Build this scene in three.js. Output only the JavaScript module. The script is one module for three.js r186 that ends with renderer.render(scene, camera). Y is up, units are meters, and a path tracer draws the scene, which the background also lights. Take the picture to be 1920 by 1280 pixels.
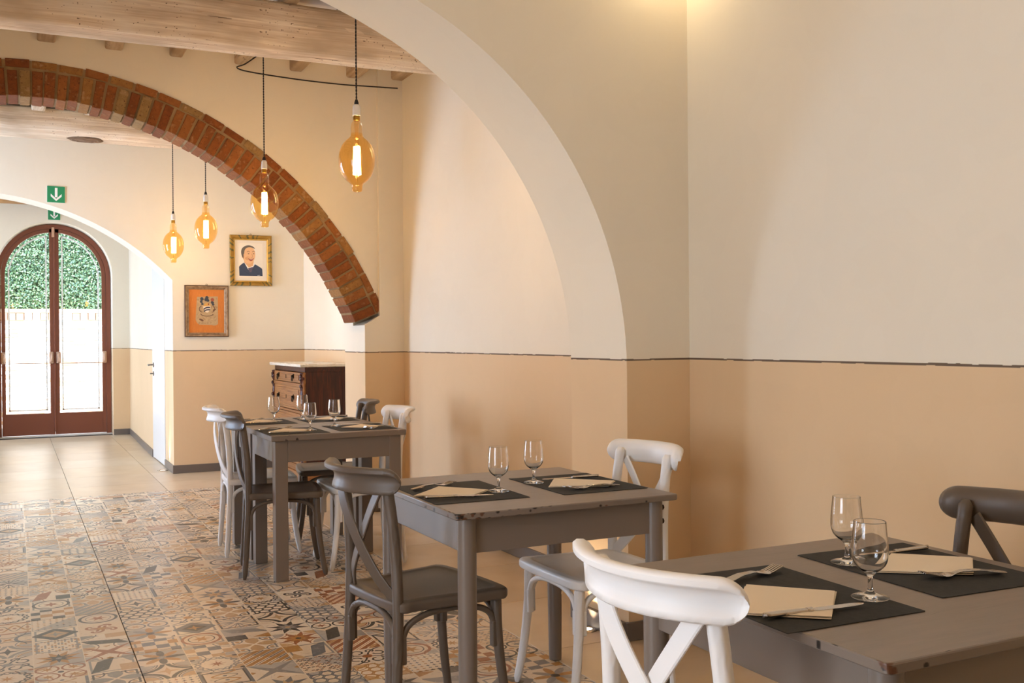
import * as THREE from 'three';
import { RoundedBoxGeometry } from 'three/addons/geometries/RoundedBoxGeometry.js';
import { mergeGeometries, toCreasedNormals, mergeVertices } from 'three/addons/utils/BufferGeometryUtils.js';
import { RectAreaLightUniformsLib } from 'three/addons/lights/RectAreaLightUniformsLib.js';

// ---------- camera, sky, sun, large lights, exposure ----------
const scene = new THREE.Scene();
const camera = new THREE.PerspectiveCamera(37.517, 1920 / 1280, 0.05, 200);
{
  const yaw = THREE.MathUtils.degToRad(26.4182), pitch = THREE.MathUtils.degToRad(-0.18237), roll = THREE.MathUtils.degToRad(-0.47287);
  camera.position.set(0, 1.27, 0);
  camera.rotation.set(pitch, -yaw, roll, 'YXZ');
}
const renderer = new THREE.WebGLRenderer({ antialias: true });
renderer.toneMapping = THREE.LinearToneMapping;
renderer.toneMappingExposure = 1.16;
renderer.shadowMap.enabled = true;
RectAreaLightUniformsLib.init();
const SKY = new THREE.Color().setRGB(2.1, 2.85, 4.0);
scene.background = SKY;
const sun = new THREE.DirectionalLight(new THREE.Color().setRGB(0.88, 0.98, 1.16), 21);
sun.position.set(-5, 14, -8.5);
sun.target.position.set(0.5, 0, -18.5);
sun.castShadow = true;
Object.assign(sun.shadow.camera, { left: -8, right: 8, top: 8, bottom: -8, near: 1, far: 40 });
scene.add(sun, sun.target);
const DAY = new THREE.Color().setRGB(0.92, 0.985, 1.06);
function windowLight(x, y, z, w, h, tx, ty, tz, power, color = DAY) {
  const l = new THREE.RectAreaLight(color, power, w, h);
  l.position.set(x, y, z);
  l.lookAt(tx, ty, tz);
  scene.add(l);
}
const COOL = new THREE.Color().setRGB(0.74, 0.96, 1.32);
windowLight(-2.2, 1.35, -1.3, 1.3, 2.2, 2, 1.2, -1.3, 5.4);
windowLight(-2.2, 1.35, -8.9, 1.0, 2.2, 2, 1.2, -8.9, 16.0, COOL);
windowLight(-2.95, 1.4, -13.4, 1.6, 2.3, 2, 1.2, -13.4, 6.5, COOL);

// ---------- helpers ----------
let seed = 7;
const rnd = () => { seed = (seed + 0x6d2b79f5) | 0; let t = Math.imul(seed ^ (seed >>> 15), 1 | seed); t = (t + Math.imul(t ^ (t >>> 7), 61 | t)) ^ t; return ((t ^ (t >>> 14)) >>> 0) / 4294967296; };
const rr = (a, b) => a + (b - a) * rnd();
const pick = (a) => a[Math.floor(rnd() * a.length)];
const V = (x, y, z) => new THREE.Vector3(x, y, z);
const taken = {};
function numbered(name) { const n = taken[name] = (taken[name] ?? -1) + 1; return n ? `${name}_${String(n).padStart(3, '0')}` : name; }
function part(name, geo, mat, parent) {
  const m = new THREE.Mesh(geo, mat);
  m.castShadow = m.receiveShadow = true;
  if (parent) {
    const same = parent.children.filter((c) => c.name.replace(/_\d{3}$/, '') === name).length;
    m.name = same ? `${name}_${String(same).padStart(3, '0')}` : name;
    parent.add(m);
  } else { m.name = numbered(name); scene.add(m); }
  return m;
}
function tag(o, label, category, group) { o.userData = { label, category }; if (group) o.userData.group = group; return o; }
function thing(name, label, category, [x, y, z] = [0, 0, 0], turn = 0, group) {
  const g = new THREE.Group(); g.name = numbered(name); scene.add(g);
  g.position.set(x, y, z); g.rotation.y = turn;
  return tag(g, label, category, group);
}
function struct(name, geo, mat) { const m = part(name, geo, mat); m.userData.kind = 'structure'; return m; }
function structGroup(name) { const g = new THREE.Group(); g.name = numbered(name); g.userData.kind = 'structure'; scene.add(g); return g; }
function copy(src, [x, y, z], turn, label, group) {
  const c = src.clone(); c.name = numbered(src.name.replace(/_\d{3}$/, '')); scene.add(c);
  c.position.set(x, y, z); c.rotation.y = turn;
  c.userData = { label, category: src.userData.category }; if (group) c.userData.group = group;
  return c;
}
const merge = (list) => mergeGeometries(list.map((g) => { const q = g.index ? g.toNonIndexed() : g.clone(); for (const k of Object.keys(q.attributes)) if (!['position', 'normal', 'uv'].includes(k)) q.deleteAttribute(k); return q; }));
const box = (x0, x1, y0, y1, z0, z1) => new THREE.BoxGeometry(Math.abs(x1 - x0), Math.abs(y1 - y0), Math.abs(z1 - z0)).translate((x0 + x1) / 2, (y0 + y1) / 2, (z0 + z1) / 2);
const rbox = (x0, x1, y0, y1, z0, z1, r = 0.004, s = 2) => new RoundedBoxGeometry(Math.abs(x1 - x0), Math.abs(y1 - y0), Math.abs(z1 - z0), s, r).translate((x0 + x1) / 2, (y0 + y1) / 2, (z0 + z1) / 2);
const lathe = (pts, seg = 40) => new THREE.LatheGeometry(pts.map(([r, y]) => new THREE.Vector2(r, y)), seg);
// sweep a profile (list of [side, up]) along a smooth path
function sweep(path, profile, { n = 24, up = V(0, 1, 0), crease = 0.7, closedCaps = true, curved = true, ts = null } = {}) {
  if (ts) n = ts.length - 1;
  const tAt = (i) => (ts ? ts[i] : i / n);
  const curve = curved ? new THREE.CatmullRomCurve3(path) : null;
  const P = [], T = [];
  for (let i = 0; i <= n; i++) {
    const t = tAt(i);
    if (curved) { P.push(curve.getPoint(t)); T.push(curve.getTangent(t)); }
    else { P.push(path[0].clone().lerp(path[path.length - 1], t)); T.push(path[path.length - 1].clone().sub(path[0]).normalize()); }
  }
  const pos = [], idx = [], uv = []; let m = 0;
  const ups = typeof up === 'function' ? up : () => up;
  for (let i = 0; i <= n; i++) {
    const t = tAt(i), u0 = ups(t);
    const B = T[i].clone().cross(u0).normalize(), N = B.clone().cross(T[i]).normalize();
    const q = profile(t); m = q.length;
    q.forEach(([a, b], k) => { const v = P[i].clone().addScaledVector(B, a).addScaledVector(N, b); pos.push(v.x, v.y, v.z); uv.push(k / m, t); });
  }
  for (let i = 0; i < n; i++) for (let k = 0; k < m; k++) {
    const a = i * m + k, b = i * m + (k + 1) % m, c = a + m, d = b + m;
    idx.push(a, b, c, b, d, c);
  }
  if (closedCaps) for (const i of [0, n]) {
    const c = pos.length / 3; let x = 0, y = 0, z = 0;
    for (let k = 0; k < m; k++) { x += pos[(i * m + k) * 3] / m; y += pos[(i * m + k) * 3 + 1] / m; z += pos[(i * m + k) * 3 + 2] / m; }
    pos.push(x, y, z); uv.push(0.5, i / n);
    for (let k = 0; k < m; k++) { const a = i * m + k, b = i * m + (k + 1) % m; if (i) idx.push(a, b, c); else idx.push(b, a, c); }
  }
  let g = new THREE.BufferGeometry();
  g.setAttribute('position', new THREE.Float32BufferAttribute(pos, 3));
  g.setAttribute('uv', new THREE.Float32BufferAttribute(uv, 2));
  g.setIndex(idx); g.computeVertexNormals();
  return crease === null ? g : toCreasedNormals(g, crease);
}
const circleProfile = (r, seg = 14, sy = 1) => Array.from({ length: seg }, (_, k) => [Math.cos(k / seg * 6.28318) * r, Math.sin(k / seg * 6.28318) * r * sy]);
function tube(path, r, { n = 20, seg = 14, up = V(0.13, 0.2, 0.97), ends = true } = {}) {
  const f = typeof r === 'function' ? r : () => r;
  return sweep(path, (t) => { const e = ends ? Math.min(1, 0.55 + Math.min(t, 1 - t) * n * 0.45) : 1; return circleProfile(f(t) * e, seg); }, { n, up, crease: 1.1 });
}
// slab with rounded outline; top planar uv in [0,1]x[0,.9], rim uv in the band above .92
function slab(w, d, t, r = 0.01, bevel = 0.004, crease = 0.32) {
  const out = [], seg = 5;
  for (const [cx, cz, a0] of [[w / 2 - r, d / 2 - r, 0], [-w / 2 + r, d / 2 - r, 90], [-w / 2 + r, -d / 2 + r, 180], [w / 2 - r, -d / 2 + r, 270]])
    for (let i = 0; i <= seg; i++) { const a = (a0 + 90 * i / seg) * Math.PI / 180; out.push([cx, cz, Math.cos(a), Math.sin(a)]); }
  const m = out.length, per = [0];
  for (let k = 1; k <= m; k++) { const A = out[k - 1], B = out[k % m]; per.push(per[k - 1] + Math.hypot(A[0] + r * A[2] - B[0] - r * B[2], A[1] + r * A[3] - B[1] - r * B[3])); }
  const pos = [], uv = [], idx = [];
  const rings = [[-bevel, 0], [-bevel * 0.3, -bevel * 0.3], [0, -bevel], [0, -t + bevel * 0.6], [-bevel * 0.6, -t]];
  rings.forEach(([o, y], i) => { for (let k = 0; k <= m; k++) { const q = out[k % m], x = q[0] + (r + o) * q[2], z = q[1] + (r + o) * q[3]; pos.push(x, y, z); uv.push(per[k] / per[m], 0.93 + 0.06 * (1 - i / 4)); } });
  const M = m + 1;
  for (let i = 0; i < 4; i++) for (let k = 0; k < m; k++) { const a = i * M + k, b = a + 1, c = a + M, e = b + M; idx.push(a, b, c, b, e, c); }
  const cap = (i, y, flip) => {
    const s = pos.length / 3;
    for (let k = 0; k < m; k++) { const x = pos[(i * M + k) * 3], z = pos[(i * M + k) * 3 + 2]; pos.push(x, y, z); uv.push(x / w + 0.5, (z / d + 0.5) * 0.9); }
    for (let k = 1; k < m - 1; k++) flip ? idx.push(s, s + k, s + k + 1) : idx.push(s, s + k + 1, s + k);
  };
  cap(0, 0, false); cap(4, -t, true);
  const g = new THREE.BufferGeometry();
  g.setAttribute('position', new THREE.Float32BufferAttribute(pos, 3)); g.setAttribute('uv', new THREE.Float32BufferAttribute(uv, 2));
  g.setIndex(idx);
  return toCreasedNormals(g, crease);
}

// ---------- textures ----------
const hash = (x, y, s) => { let h = Math.imul(x, 374761393) ^ Math.imul(y, 668265263) ^ Math.imul(s, 982451653); h = Math.imul(h ^ (h >>> 13), 1274126177); return ((h ^ (h >>> 16)) >>> 0) / 4294967296; };
function noise(x, y, px, py, s) {
  const ix = Math.floor(x), iy = Math.floor(y), fx = x - ix, fy = y - iy, u = fx * fx * (3 - 2 * fx), v = fy * fy * (3 - 2 * fy);
  const w = (a, p) => ((a % p) + p) % p;
  const a = hash(w(ix, px), w(iy, py), s), b = hash(w(ix + 1, px), w(iy, py), s), c = hash(w(ix, px), w(iy + 1, py), s), d = hash(w(ix + 1, px), w(iy + 1, py), s);
  return a + (b - a) * u + (c - a) * v + (a - b - c + d) * u * v;
}
const fbm = (x, y, px, py, s, o = 4) => { let t = 0, a = 0.5, n = 0; for (let i = 0; i < o; i++) { t += a * noise(x, y, px, py, s + i); n += a; a *= 0.5; x *= 2; y *= 2; px *= 2; py *= 2; } return t / n; };
function dataTex(w, h, fn, srgb = true, rx = 1, ry = 1) {
  const d = new Uint8Array(w * h * 4);
  for (let y = 0; y < h; y++) for (let x = 0; x < w; x++) { const c = fn(x / w, y / h), o = (y * w + x) * 4; d[o] = c[0]; d[o + 1] = c[1]; d[o + 2] = c[2]; d[o + 3] = 255; }
  const t = new THREE.DataTexture(d, w, h); t.magFilter = THREE.LinearFilter; t.minFilter = THREE.LinearMipmapLinearFilter; t.wrapS = t.wrapT = THREE.RepeatWrapping;
  t.repeat.set(rx, ry); if (srgb) t.colorSpace = THREE.SRGBColorSpace; t.needsUpdate = true; return t;
}
function canvasTex(w, h, draw, wrap = true) {
  const c = document.createElement('canvas'); c.width = w; c.height = h; draw(c.getContext('2d'), w, h);
  const t = new THREE.CanvasTexture(c); t.colorSpace = THREE.SRGBColorSpace; if (wrap) t.wrapS = t.wrapT = THREE.RepeatWrapping; return t;
}
const grey = (v) => { v = Math.max(0, Math.min(255, v)); return [v, v, v]; };
const mixc = (a, b, t) => a.map((v, i) => v + (b[i] - v) * t);
const hex = (h) => [parseInt(h.slice(1, 3), 16), parseInt(h.slice(3, 5), 16), parseInt(h.slice(5, 7), 16)];

// plaster: bump with trowel marks
const plasterBump = dataTex(512, 512, (u, v) => grey(120 + 90 * (fbm(u * 6, v * 6, 6, 6, 3, 5) - 0.5) + 60 * (noise(u * 90, v * 90, 90, 90, 9) - 0.5)), false);
// painted wall: two colours and a hand-painted line at 1.175 m; v spans 4 m, u spans 2 m
const UP1 = hex('#eadfca'), LOW1 = hex('#e0c198'), LINE = hex('#6b5846');
const DADO = 1.175;
const wallPaint = dataTex(512, 2048, (u, v) => {
  const y = v * 4, wob = 0.0016 * (noise(u * 22, 0, 22, 1, 5) - 0.5) + 0.001 * (noise(u * 70, 0, 70, 1, 6) - 0.5);
  const n = (fbm(u * 4, v * 8, 4, 8, 11, 4) - 0.5) * 7;
  const half = 0.0036 + 0.0014 * (noise(u * 34, 3, 34, 9, 8) - 0.5);
  const base = y > DADO + wob ? UP1 : LOW1, c = Math.abs(y - DADO - wob) < half ? LINE : base;
  return c.map((k) => Math.max(0, Math.min(255, k + n)));
});
const wallMat = new THREE.MeshStandardMaterial({ map: wallPaint, roughness: 0.86, bumpMap: plasterBump, bumpScale: 0.0016 });
const creamPlain = new THREE.MeshStandardMaterial({ color: '#e9dccb', roughness: 0.9, bumpMap: plasterBump, bumpScale: 0.002 });
function wallUV(geo) {
  const g = geo.index ? geo.toNonIndexed() : geo; if (!g.attributes.normal) g.computeVertexNormals();
  const p = g.attributes.position, uv = new Float32Array(p.count * 2), a = V(), b = V(), c = V();
  for (let i = 0; i < p.count; i += 3) {
    a.fromBufferAttribute(p, i); b.fromBufferAttribute(p, i + 1); c.fromBufferAttribute(p, i + 2);
    const n = b.clone().sub(a).cross(c.clone().sub(a));
    for (let k = 0; k < 3; k++) { const x = p.getX(i + k), y = p.getY(i + k), z = p.getZ(i + k); const s = Math.abs(n.z) > Math.abs(n.x) ? x : z; uv[(i + k) * 2] = s / 2; uv[(i + k) * 2 + 1] = y / 4; }
  }
  g.setAttribute('uv', new THREE.BufferAttribute(uv, 2));
  return g;
}
const wood = (base, dark, s, fx = 3, fy = 60) => dataTex(512, 512, (u, v) => {
  const w = fbm(u * 3, v * 3, 3, 3, s, 3) * 0.9, g = fbm(u * fx + w, v * fy + w * 3, fx, fy, s + 20, 4), f = noise(u * fx * 4, v * fy * 3, fx * 4, fy * 3, s + 33);
  const t = Math.pow(Math.max(0, 1 - (g * 0.8 + f * 0.2)), 1.4);
  return mixc(base, dark, Math.min(1, t * 1.6));
});
const beamTex = dataTex(1024, 512, (u, v) => {
  const w = fbm(u * 4, v * 2, 4, 2, 41, 3) * 0.5;
  const g = fbm(u * 5 + w, v * 70 + w * 5, 5, 70, 52, 5), f = noise(u * 24, v * 190 + w * 8, 24, 190, 55), crack = noise(u * 7, v * 60 + w * 4, 7, 60, 61), worm = noise(u * 220, v * 110, 220, 110, 71), area = fbm(u * 7, v * 5, 7, 5, 75, 4);
  let c = mixc(hex('#e8d8c0'), hex('#bda083'), Math.max(0, Math.min(1, (g * 0.75 + f * 0.25 - 0.28) * 1.6)));
  c = mixc(c, hex('#b7a38b'), Math.max(0, 0.5 - area) * 3.2);
  c = mixc(c, hex('#e9dcca'), Math.max(0, area - 0.55) * 2.4);
  if (crack > 0.945 && g > 0.45) c = mixc(c, hex('#54402f'), 0.8);
  if (worm > 0.93 && area > 0.5) c = mixc(c, hex('#4b3625'), 0.85);
  return c;
});
const beamBump = dataTex(512, 256, (u, v) => { const w = fbm(u * 4, v * 2, 4, 2, 41, 3) * 1.2; return grey(255 * (0.7 * fbm(u * 5 + w * 0.4, v * 70 + w * 2, 5, 70, 52, 4) + 0.3 * fbm(u * 7, v * 5, 7, 5, 75, 4))); }, false);
const beamMat = new THREE.MeshStandardMaterial({ map: beamTex, bumpMap: beamBump, bumpScale: 0.006, roughness: 0.92 });
const joistMat = new THREE.MeshStandardMaterial({ map: beamTex, bumpMap: beamBump, bumpScale: 0.004, roughness: 0.92, color: '#e2dcd4' });

// ---------- shell ----------
function extrudeXY(outline, z0, z1) {
  const s = new THREE.Shape(outline.map(([x, y]) => new THREE.Vector2(x, y)));
  return new THREE.ExtrudeGeometry(s, { depth: z0 - z1, bevelEnabled: false }).translate(0, 0, z1);
}
const arc = (cx, cy, r, a0, a1, n) => Array.from({ length: n + 1 }, (_, i) => { const a = (a0 + (a1 - a0) * i / n) * Math.PI / 180; return [cx + r * Math.cos(a), cy + r * Math.sin(a)]; });
const TOP = 3.34, XL = -2.25, XR = 2.62;
// right wall with its slightly deeper last bay
struct('wall_right', wallUV(merge([box(XR, 3.0, -0.1, TOP, -7.3, 3.1), box(2.65, 3.0, -0.1, TOP, -10.3, -7.3)])), wallMat);
// near plaster arch across the room
{
  const half = [...arc(0.759, 1.136, 1.54, 0, 65.8, 26), ...arc(0.2, -0.11, 2.907, 65.8, 90, 12).slice(1)];
  const full = [...half, ...half.slice(0, -1).reverse().map(([x, y]) => [0.4 - x, y])];
  const out = [[2.299, -0.1], ...full, [-1.899, -0.1], [XL - 0.1, -0.1], [XL - 0.1, TOP], [XR + 0.1, TOP], [XR + 0.1, -0.1]];
  const g = extrudeXY(out, -3.55, -3.97);
  const p = g.attributes.position;
  for (let i = 0; i < p.count; i++) if (p.getZ(i) < -3.9 && p.getX(i) > 0.2 && p.getX(i) < 2.4) p.setX(i, p.getX(i) - 0.027);
  g.computeVertexNormals();
  struct('wall_near_arch', wallUV(toCreasedNormals(g, 0.4)), wallMat);
}
// brick arch wall with its pier
const BZ = -7.117, BC = [0.12, 0.55], RI = 2.285, RO = 2.52;
{
  const a = Math.atan2(1.421 - BC[1], 2.412 - BC[0]) * 180 / Math.PI;
  const out = [[2.315, -0.1], [2.315, 1.375], ...arc(BC[0], BC[1], RO - 0.012, a, 180 - a, 70), [-2.075, 1.375], [-2.075, -0.1], [XL - 0.1, -0.1], [XL - 0.1, TOP], [XR + 0.1, TOP], [XR + 0.1, -0.1]];
  const wall = toCreasedNormals(extrudeXY(out, BZ, BZ - 0.25), 0.4);
  const pier = extrudeXY([[2.315, -0.1], [XR + 0.1, -0.1], [XR + 0.1, TOP], [2.43, TOP], [2.43, 1.445], [2.315, 1.375]], BZ + 0.032, BZ);
  const pierL = extrudeXY([[-2.075, -0.1], [-2.075, 1.375], [-2.19, 1.445], [-2.19, TOP], [XL - 0.1, TOP], [XL - 0.1, -0.1]], BZ + 0.032, BZ);
  const back = [box(2.315, XR + 0.1, -0.1, 1.9, BZ - 0.25, -7.581), box(XL - 0.1, -2.075, -0.1, 1.9, BZ - 0.25, -7.581)];
  struct('wall_brick_arch', wallUV(merge([wall, pier, pierL, ...back])), wallMat);
}
// far wall with the passage arch
const FZ = -10.07;
{
  const cx = -0.357, cy = 0.265, r = 2.35, a = Math.acos((1.375 - cx) / r) * 180 / Math.PI;
  const out = [[1.375, -0.1], ...arc(cx, cy, r, a, 180 - a, 60), [2 * cx - 1.375, -0.1], [-3.0, -0.1], [-3.0, TOP], [3.0, TOP], [3.0, -0.1]];
  struct('wall_far', wallUV(toCreasedNormals(extrudeXY(out, FZ, -10.44), 0.4)), wallMat);
}
// passage beyond
struct('wall_passage', wallUV(merge([extrudePoly([[1.375, -11.62], [1.44, -14.9], [1.9, -14.9], [1.9, -11.62]], -0.1, 3.3), box(1.412, 1.9, -0.1, 3.3, -11.62, -10.65), box(1.375, 1.9, 2.42, 3.3, -11.62, -10.65), box(1.375, 1.9, -0.1, 3.3, -10.65, -10.43)])), wallMat);
function extrudePoly(xz, y0, y1) {
  const s = new THREE.Shape(xz.map(([x, z]) => new THREE.Vector2(x, -z)));
  return new THREE.ExtrudeGeometry(s, { depth: y1 - y0, bevelEnabled: false }).rotateX(-Math.PI / 2).translate(0, y0, 0);
}
const DOORX = 0.511, DR = 0.712, DSP = 2.157, EZ = -14.68;
{
  const out = [[DOORX + DR, -0.1], ...arc(DOORX, DSP, DR, 0, 180, 40), [DOORX - DR, -0.1], [-3.0, -0.1], [-3.0, 3.4], [1.9, 3.4], [1.9, -0.1]];
  struct('wall_end', wallUV(toCreasedNormals(extrudeXY(out, EZ, -15.12), 0.4)), wallMat);
}
// left wall with tall window openings, plain back wall (beside and behind the camera)
const WIN = [[-8.9, 1.0, 0.25, 2.45], [-1.3, 1.3, 0.25, 2.45]];
{
  const s = new THREE.Shape([[-10.7, -0.1], [3.1, -0.1], [3.1, TOP], [-10.7, TOP]].map(([z, y]) => new THREE.Vector2(z, y)));
  for (const [z, w, a, b] of WIN) s.holes.push(new THREE.Path([[z - w / 2, a], [z + w / 2, a], [z + w / 2, b], [z - w / 2, b]].map(([a, b]) => new THREE.Vector2(a, b))));
  const g = new THREE.ExtrudeGeometry(s, { depth: 0.4, bevelEnabled: false }).rotateY(-Math.PI / 2).translate(XL, 0, 0);
  struct('wall_left', wallUV(g), wallMat);
  {
    const p = new THREE.Shape([[-15.12, -0.1], [-10.3, -0.1], [-10.3, 3.4], [-15.12, 3.4]].map(([z, y]) => new THREE.Vector2(z, y)));
    p.holes.push(new THREE.Path([[-14.2, 0.25], [-12.6, 0.25], [-12.6, 2.55], [-14.2, 2.55]].map(([a, b]) => new THREE.Vector2(a, b))));
    struct('wall_passage_left', wallUV(new THREE.ExtrudeGeometry(p, { depth: 0.4, bevelEnabled: false }).rotateY(-Math.PI / 2).translate(-3.0, 0, 0)), wallMat);
  }
  struct('wall_back', wallUV(box(-2.7, 3.0, -0.1, TOP, 2.8, 3.2)), wallMat);
}
struct('ceiling', box(-2.7, 3.0, TOP - 0.06, TOP + 0.2, -10.44, 3.2), creamPlain);
struct('ceiling_passage', box(-3.4, 1.9, 3.2, 3.5, -15.12, -10.44), creamPlain);

// ---------- windows out of frame, end door ----------
const glassPane = new THREE.MeshPhysicalMaterial({ color: '#ffffff', transmission: 1, thickness: 0, roughness: 0.02, ior: 1.45, specularIntensity: 0.6 });
const brownMetal = new THREE.MeshStandardMaterial({ color: '#7d4630', roughness: 0.42, metalness: 0.15 });
const darkFrame = new THREE.MeshStandardMaterial({ color: '#5f4334', roughness: 0.5 });
WIN.forEach(([z, w, a, b], i) => {
  const g = structGroup(`window_${i + 2}`), f = [];
  for (const s of [-1, 1]) f.push(box(-2.45, -2.38, a, b, z + s * (w / 2 - 0.05), z + s * w / 2));
  f.push(box(-2.45, -2.38, a, a + 0.06, z - w / 2, z + w / 2), box(-2.45, -2.38, b - 0.06, b, z - w / 2, z + w / 2), box(-2.45, -2.38, a, b, z - 0.04, z + 0.04));
  part('window_frame', merge(f), darkFrame, g);
  for (const s of [-1, 1]) part('pane', box(-2.42, -2.414, a + 0.06, b - 0.06, z + s * 0.04, z + s * (w / 2 - 0.05)), glassPane, g);
});
{
  const g = structGroup('window_4'), f = [];
  for (const z of [-14.2, -13.425, -12.65]) f.push(box(-3.25, -3.18, 0.25, 2.55, z, z + 0.05));
  f.push(box(-3.25, -3.18, 0.25, 0.31, -14.2, -12.6), box(-3.25, -3.18, 2.49, 2.55, -14.2, -12.6));
  part('window_frame', merge(f), darkFrame, g);
  part('pane', box(-3.22, -3.214, 0.31, 2.49, -14.15, -13.425), glassPane, g);
  part('pane', box(-3.22, -3.214, 0.31, 2.49, -13.375, -12.65), glassPane, g);
}
// arched double door of brown metal
{
  const door = structGroup('door_1'), DZ = -14.97;
  const ring = (ro, ri, y0, sp, z0, z1, side = 0) => { // arch band from the floor; side -1/1 keeps one half
    const a0 = side < 0 ? 90 : 0, a1 = side > 0 ? 90 : 180;
    const o = arc(0, sp, ro, a0, a1, 28), i = arc(0, sp, ri, a0, a1, 28).reverse();
    let pts;
    if (side === 0) pts = [[ro, y0], ...o, [-ro, y0], [-ri, y0], ...i, [ri, y0]];
    else if (side > 0) pts = [[ro, y0], ...o, ...i, [ri, y0]];
    else pts = [...o, [-ro, y0], [-ri, y0], ...i];
    return extrudeXY(pts, z0, z1).translate(DOORX, 0, 0);
  };
  part('door_frame', toCreasedNormals(ring(0.705, 0.648, 0.0, DSP, DZ + 0.03, DZ - 0.06), 0.4), brownMetal, door);
  for (const s of [-1, 1]) {
    const leaf = new THREE.Group(); leaf.name = s < 0 ? 'door_leaf' : 'door_leaf_001'; door.add(leaf);
    const stile = ring(0.645, 0.597, 0.02, DSP, DZ + 0.018, DZ - 0.04, s);
    const cx = DOORX + s * 0.03;
    const inner = extrudeXY([[cx - 0.028, 0.02], [cx + 0.028, 0.02], [cx + 0.028, DSP + 0.642], [cx - 0.028, DSP + 0.642]], DZ + 0.018, DZ - 0.04);
    const x0 = DOORX + s * 0.05, x1 = DOORX + s * 0.62;
    const panel = rbox(Math.min(x0, x1), Math.max(x0, x1), 0.02, 0.31, DZ - 0.03, DZ + 0.012, 0.006);
    part('leaf_frame', merge([toCreasedNormals(stile, 0.4), inner]), brownMetal, leaf);
    part('kick_panel', panel, brownMetal, leaf);
    const half = arc(0, DSP, 0.6, s > 0 ? 5 : 90, s > 0 ? 85 : 175, 20);
    const sh = s > 0 ? [[0.052, 0.3], [0.6, 0.3], ...half.filter(([x]) => x > 0.052), [0.052, DSP + 0.59]] : [[-0.6, 0.3], [-0.052, 0.3], [-0.052, DSP + 0.59], ...half.filter(([x]) => x < -0.052)];
    part('pane', extrudeXY(sh, DZ - 0.012, DZ - 0.018).translate(DOORX, 0, 0), glassPane, leaf);
    // added pale strips: the frame's bright reflection in the glazing, modelled as geometry
    const reflectionMat = new THREE.MeshStandardMaterial({ color: '#f4f6f6', roughness: 0.5 });
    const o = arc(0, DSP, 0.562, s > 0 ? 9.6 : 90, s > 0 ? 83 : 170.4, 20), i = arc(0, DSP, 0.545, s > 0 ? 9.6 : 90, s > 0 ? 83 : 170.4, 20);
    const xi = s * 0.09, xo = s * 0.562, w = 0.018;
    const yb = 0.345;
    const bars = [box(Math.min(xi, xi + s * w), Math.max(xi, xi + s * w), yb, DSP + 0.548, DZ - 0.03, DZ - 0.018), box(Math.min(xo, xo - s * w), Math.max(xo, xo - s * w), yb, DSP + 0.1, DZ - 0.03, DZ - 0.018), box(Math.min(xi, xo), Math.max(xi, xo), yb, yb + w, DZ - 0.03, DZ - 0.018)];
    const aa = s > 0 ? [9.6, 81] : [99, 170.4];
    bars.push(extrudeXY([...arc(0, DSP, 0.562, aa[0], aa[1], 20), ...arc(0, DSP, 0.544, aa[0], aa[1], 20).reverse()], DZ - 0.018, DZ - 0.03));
    part('reflection_strip', merge(bars.map((b) => b.translate(DOORX, 0, 0))), reflectionMat, leaf);
    const steel = new THREE.MeshStandardMaterial({ color: '#c9a892', roughness: 0.35, metalness: 0.4 });
    const hs = [];
    for (const hx of [DOORX + s * 0.045, DOORX + s * 0.622]) {
      hs.push(rbox(hx - 0.028, hx + 0.028, 0.98, 1.14, DZ + 0.016, DZ + 0.06, 0.012, 3));
      hs.push(tube([V(hx, 1.11, DZ + 0.05), V(hx - s * 0.005, 1.1, DZ + 0.09), V(hx, 1.02, DZ + 0.09), V(hx, 1.0, DZ + 0.05)], 0.011, { n: 12, seg: 8, up: V(1, 0, 0) }));
    }
    part('push_bar_end', merge(hs), steel, leaf);
    part('push_bar', tube([V(DOORX + s * 0.07, 0.985, DZ + 0.075), V(DOORX + s * 0.6, 0.985, DZ + 0.075)], 0.009, { n: 2, seg: 10, up: V(0, 1, 0) }), steel, leaf);
  }
  const bolt = part('bolt_plate', rbox(DOORX - 0.028, DOORX + 0.006, DSP + 0.53, DSP + 0.665, DZ + 0.02, DZ + 0.045, 0.005), new THREE.MeshStandardMaterial({ color: '#cfa48a', roughness: 0.4, metalness: 0.4 }), door);
  part('astragal', rbox(DOORX - 0.012, DOORX + 0.012, 0.06, DSP + 0.64, DZ + 0.016, DZ + 0.04, 0.006), brownMetal, door);
  part('threshold', box(DOORX - 0.71, DOORX + 0.71, -0.002, 0.012, DZ - 0.1, DZ + 0.1), new THREE.MeshStandardMaterial({ color: '#d8d2c8', roughness: 0.5 }), door);
}
// white inner door set in the passage wall
{
  const d = structGroup('door_2'), white = new THREE.MeshStandardMaterial({ color: '#dedad4', roughness: 0.45 });
  part('door_leaf', rbox(1.368, 1.411, 0.008, 2.36, -11.6, -10.7, 0.004), white, d);
  part('door_frame', merge([box(1.37, 1.412, 0, 2.42, -10.695, -10.652), box(1.37, 1.412, 2.365, 2.42, -11.615, -10.652), box(1.37, 1.412, 0, 2.42, -11.62, -11.604)]), white, d);
  const st = new THREE.MeshStandardMaterial({ color: '#8d857b', roughness: 0.3, metalness: 0.9 });
  part('door_handle', merge([new THREE.CylinderGeometry(0.026, 0.026, 0.01, 20).rotateZ(Math.PI / 2).translate(1.364, 1.015, -11.5), tube([V(1.362, 1.015, -11.5), V(1.315, 1.015, -11.5), V(1.308, 1.014, -11.47), V(1.306, 1.012, -11.38)], 0.009, { n: 14, seg: 10, up: V(0, 1, 0) })]), st, d);
  part('lock_plate', merge([new THREE.CylinderGeometry(0.024, 0.024, 0.009, 20).rotateZ(Math.PI / 2).translate(1.364, 0.92, -11.5), rbox(1.33, 1.362, 0.913, 0.927, -11.505, -11.495, 0.003)]), st, d);
}

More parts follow.
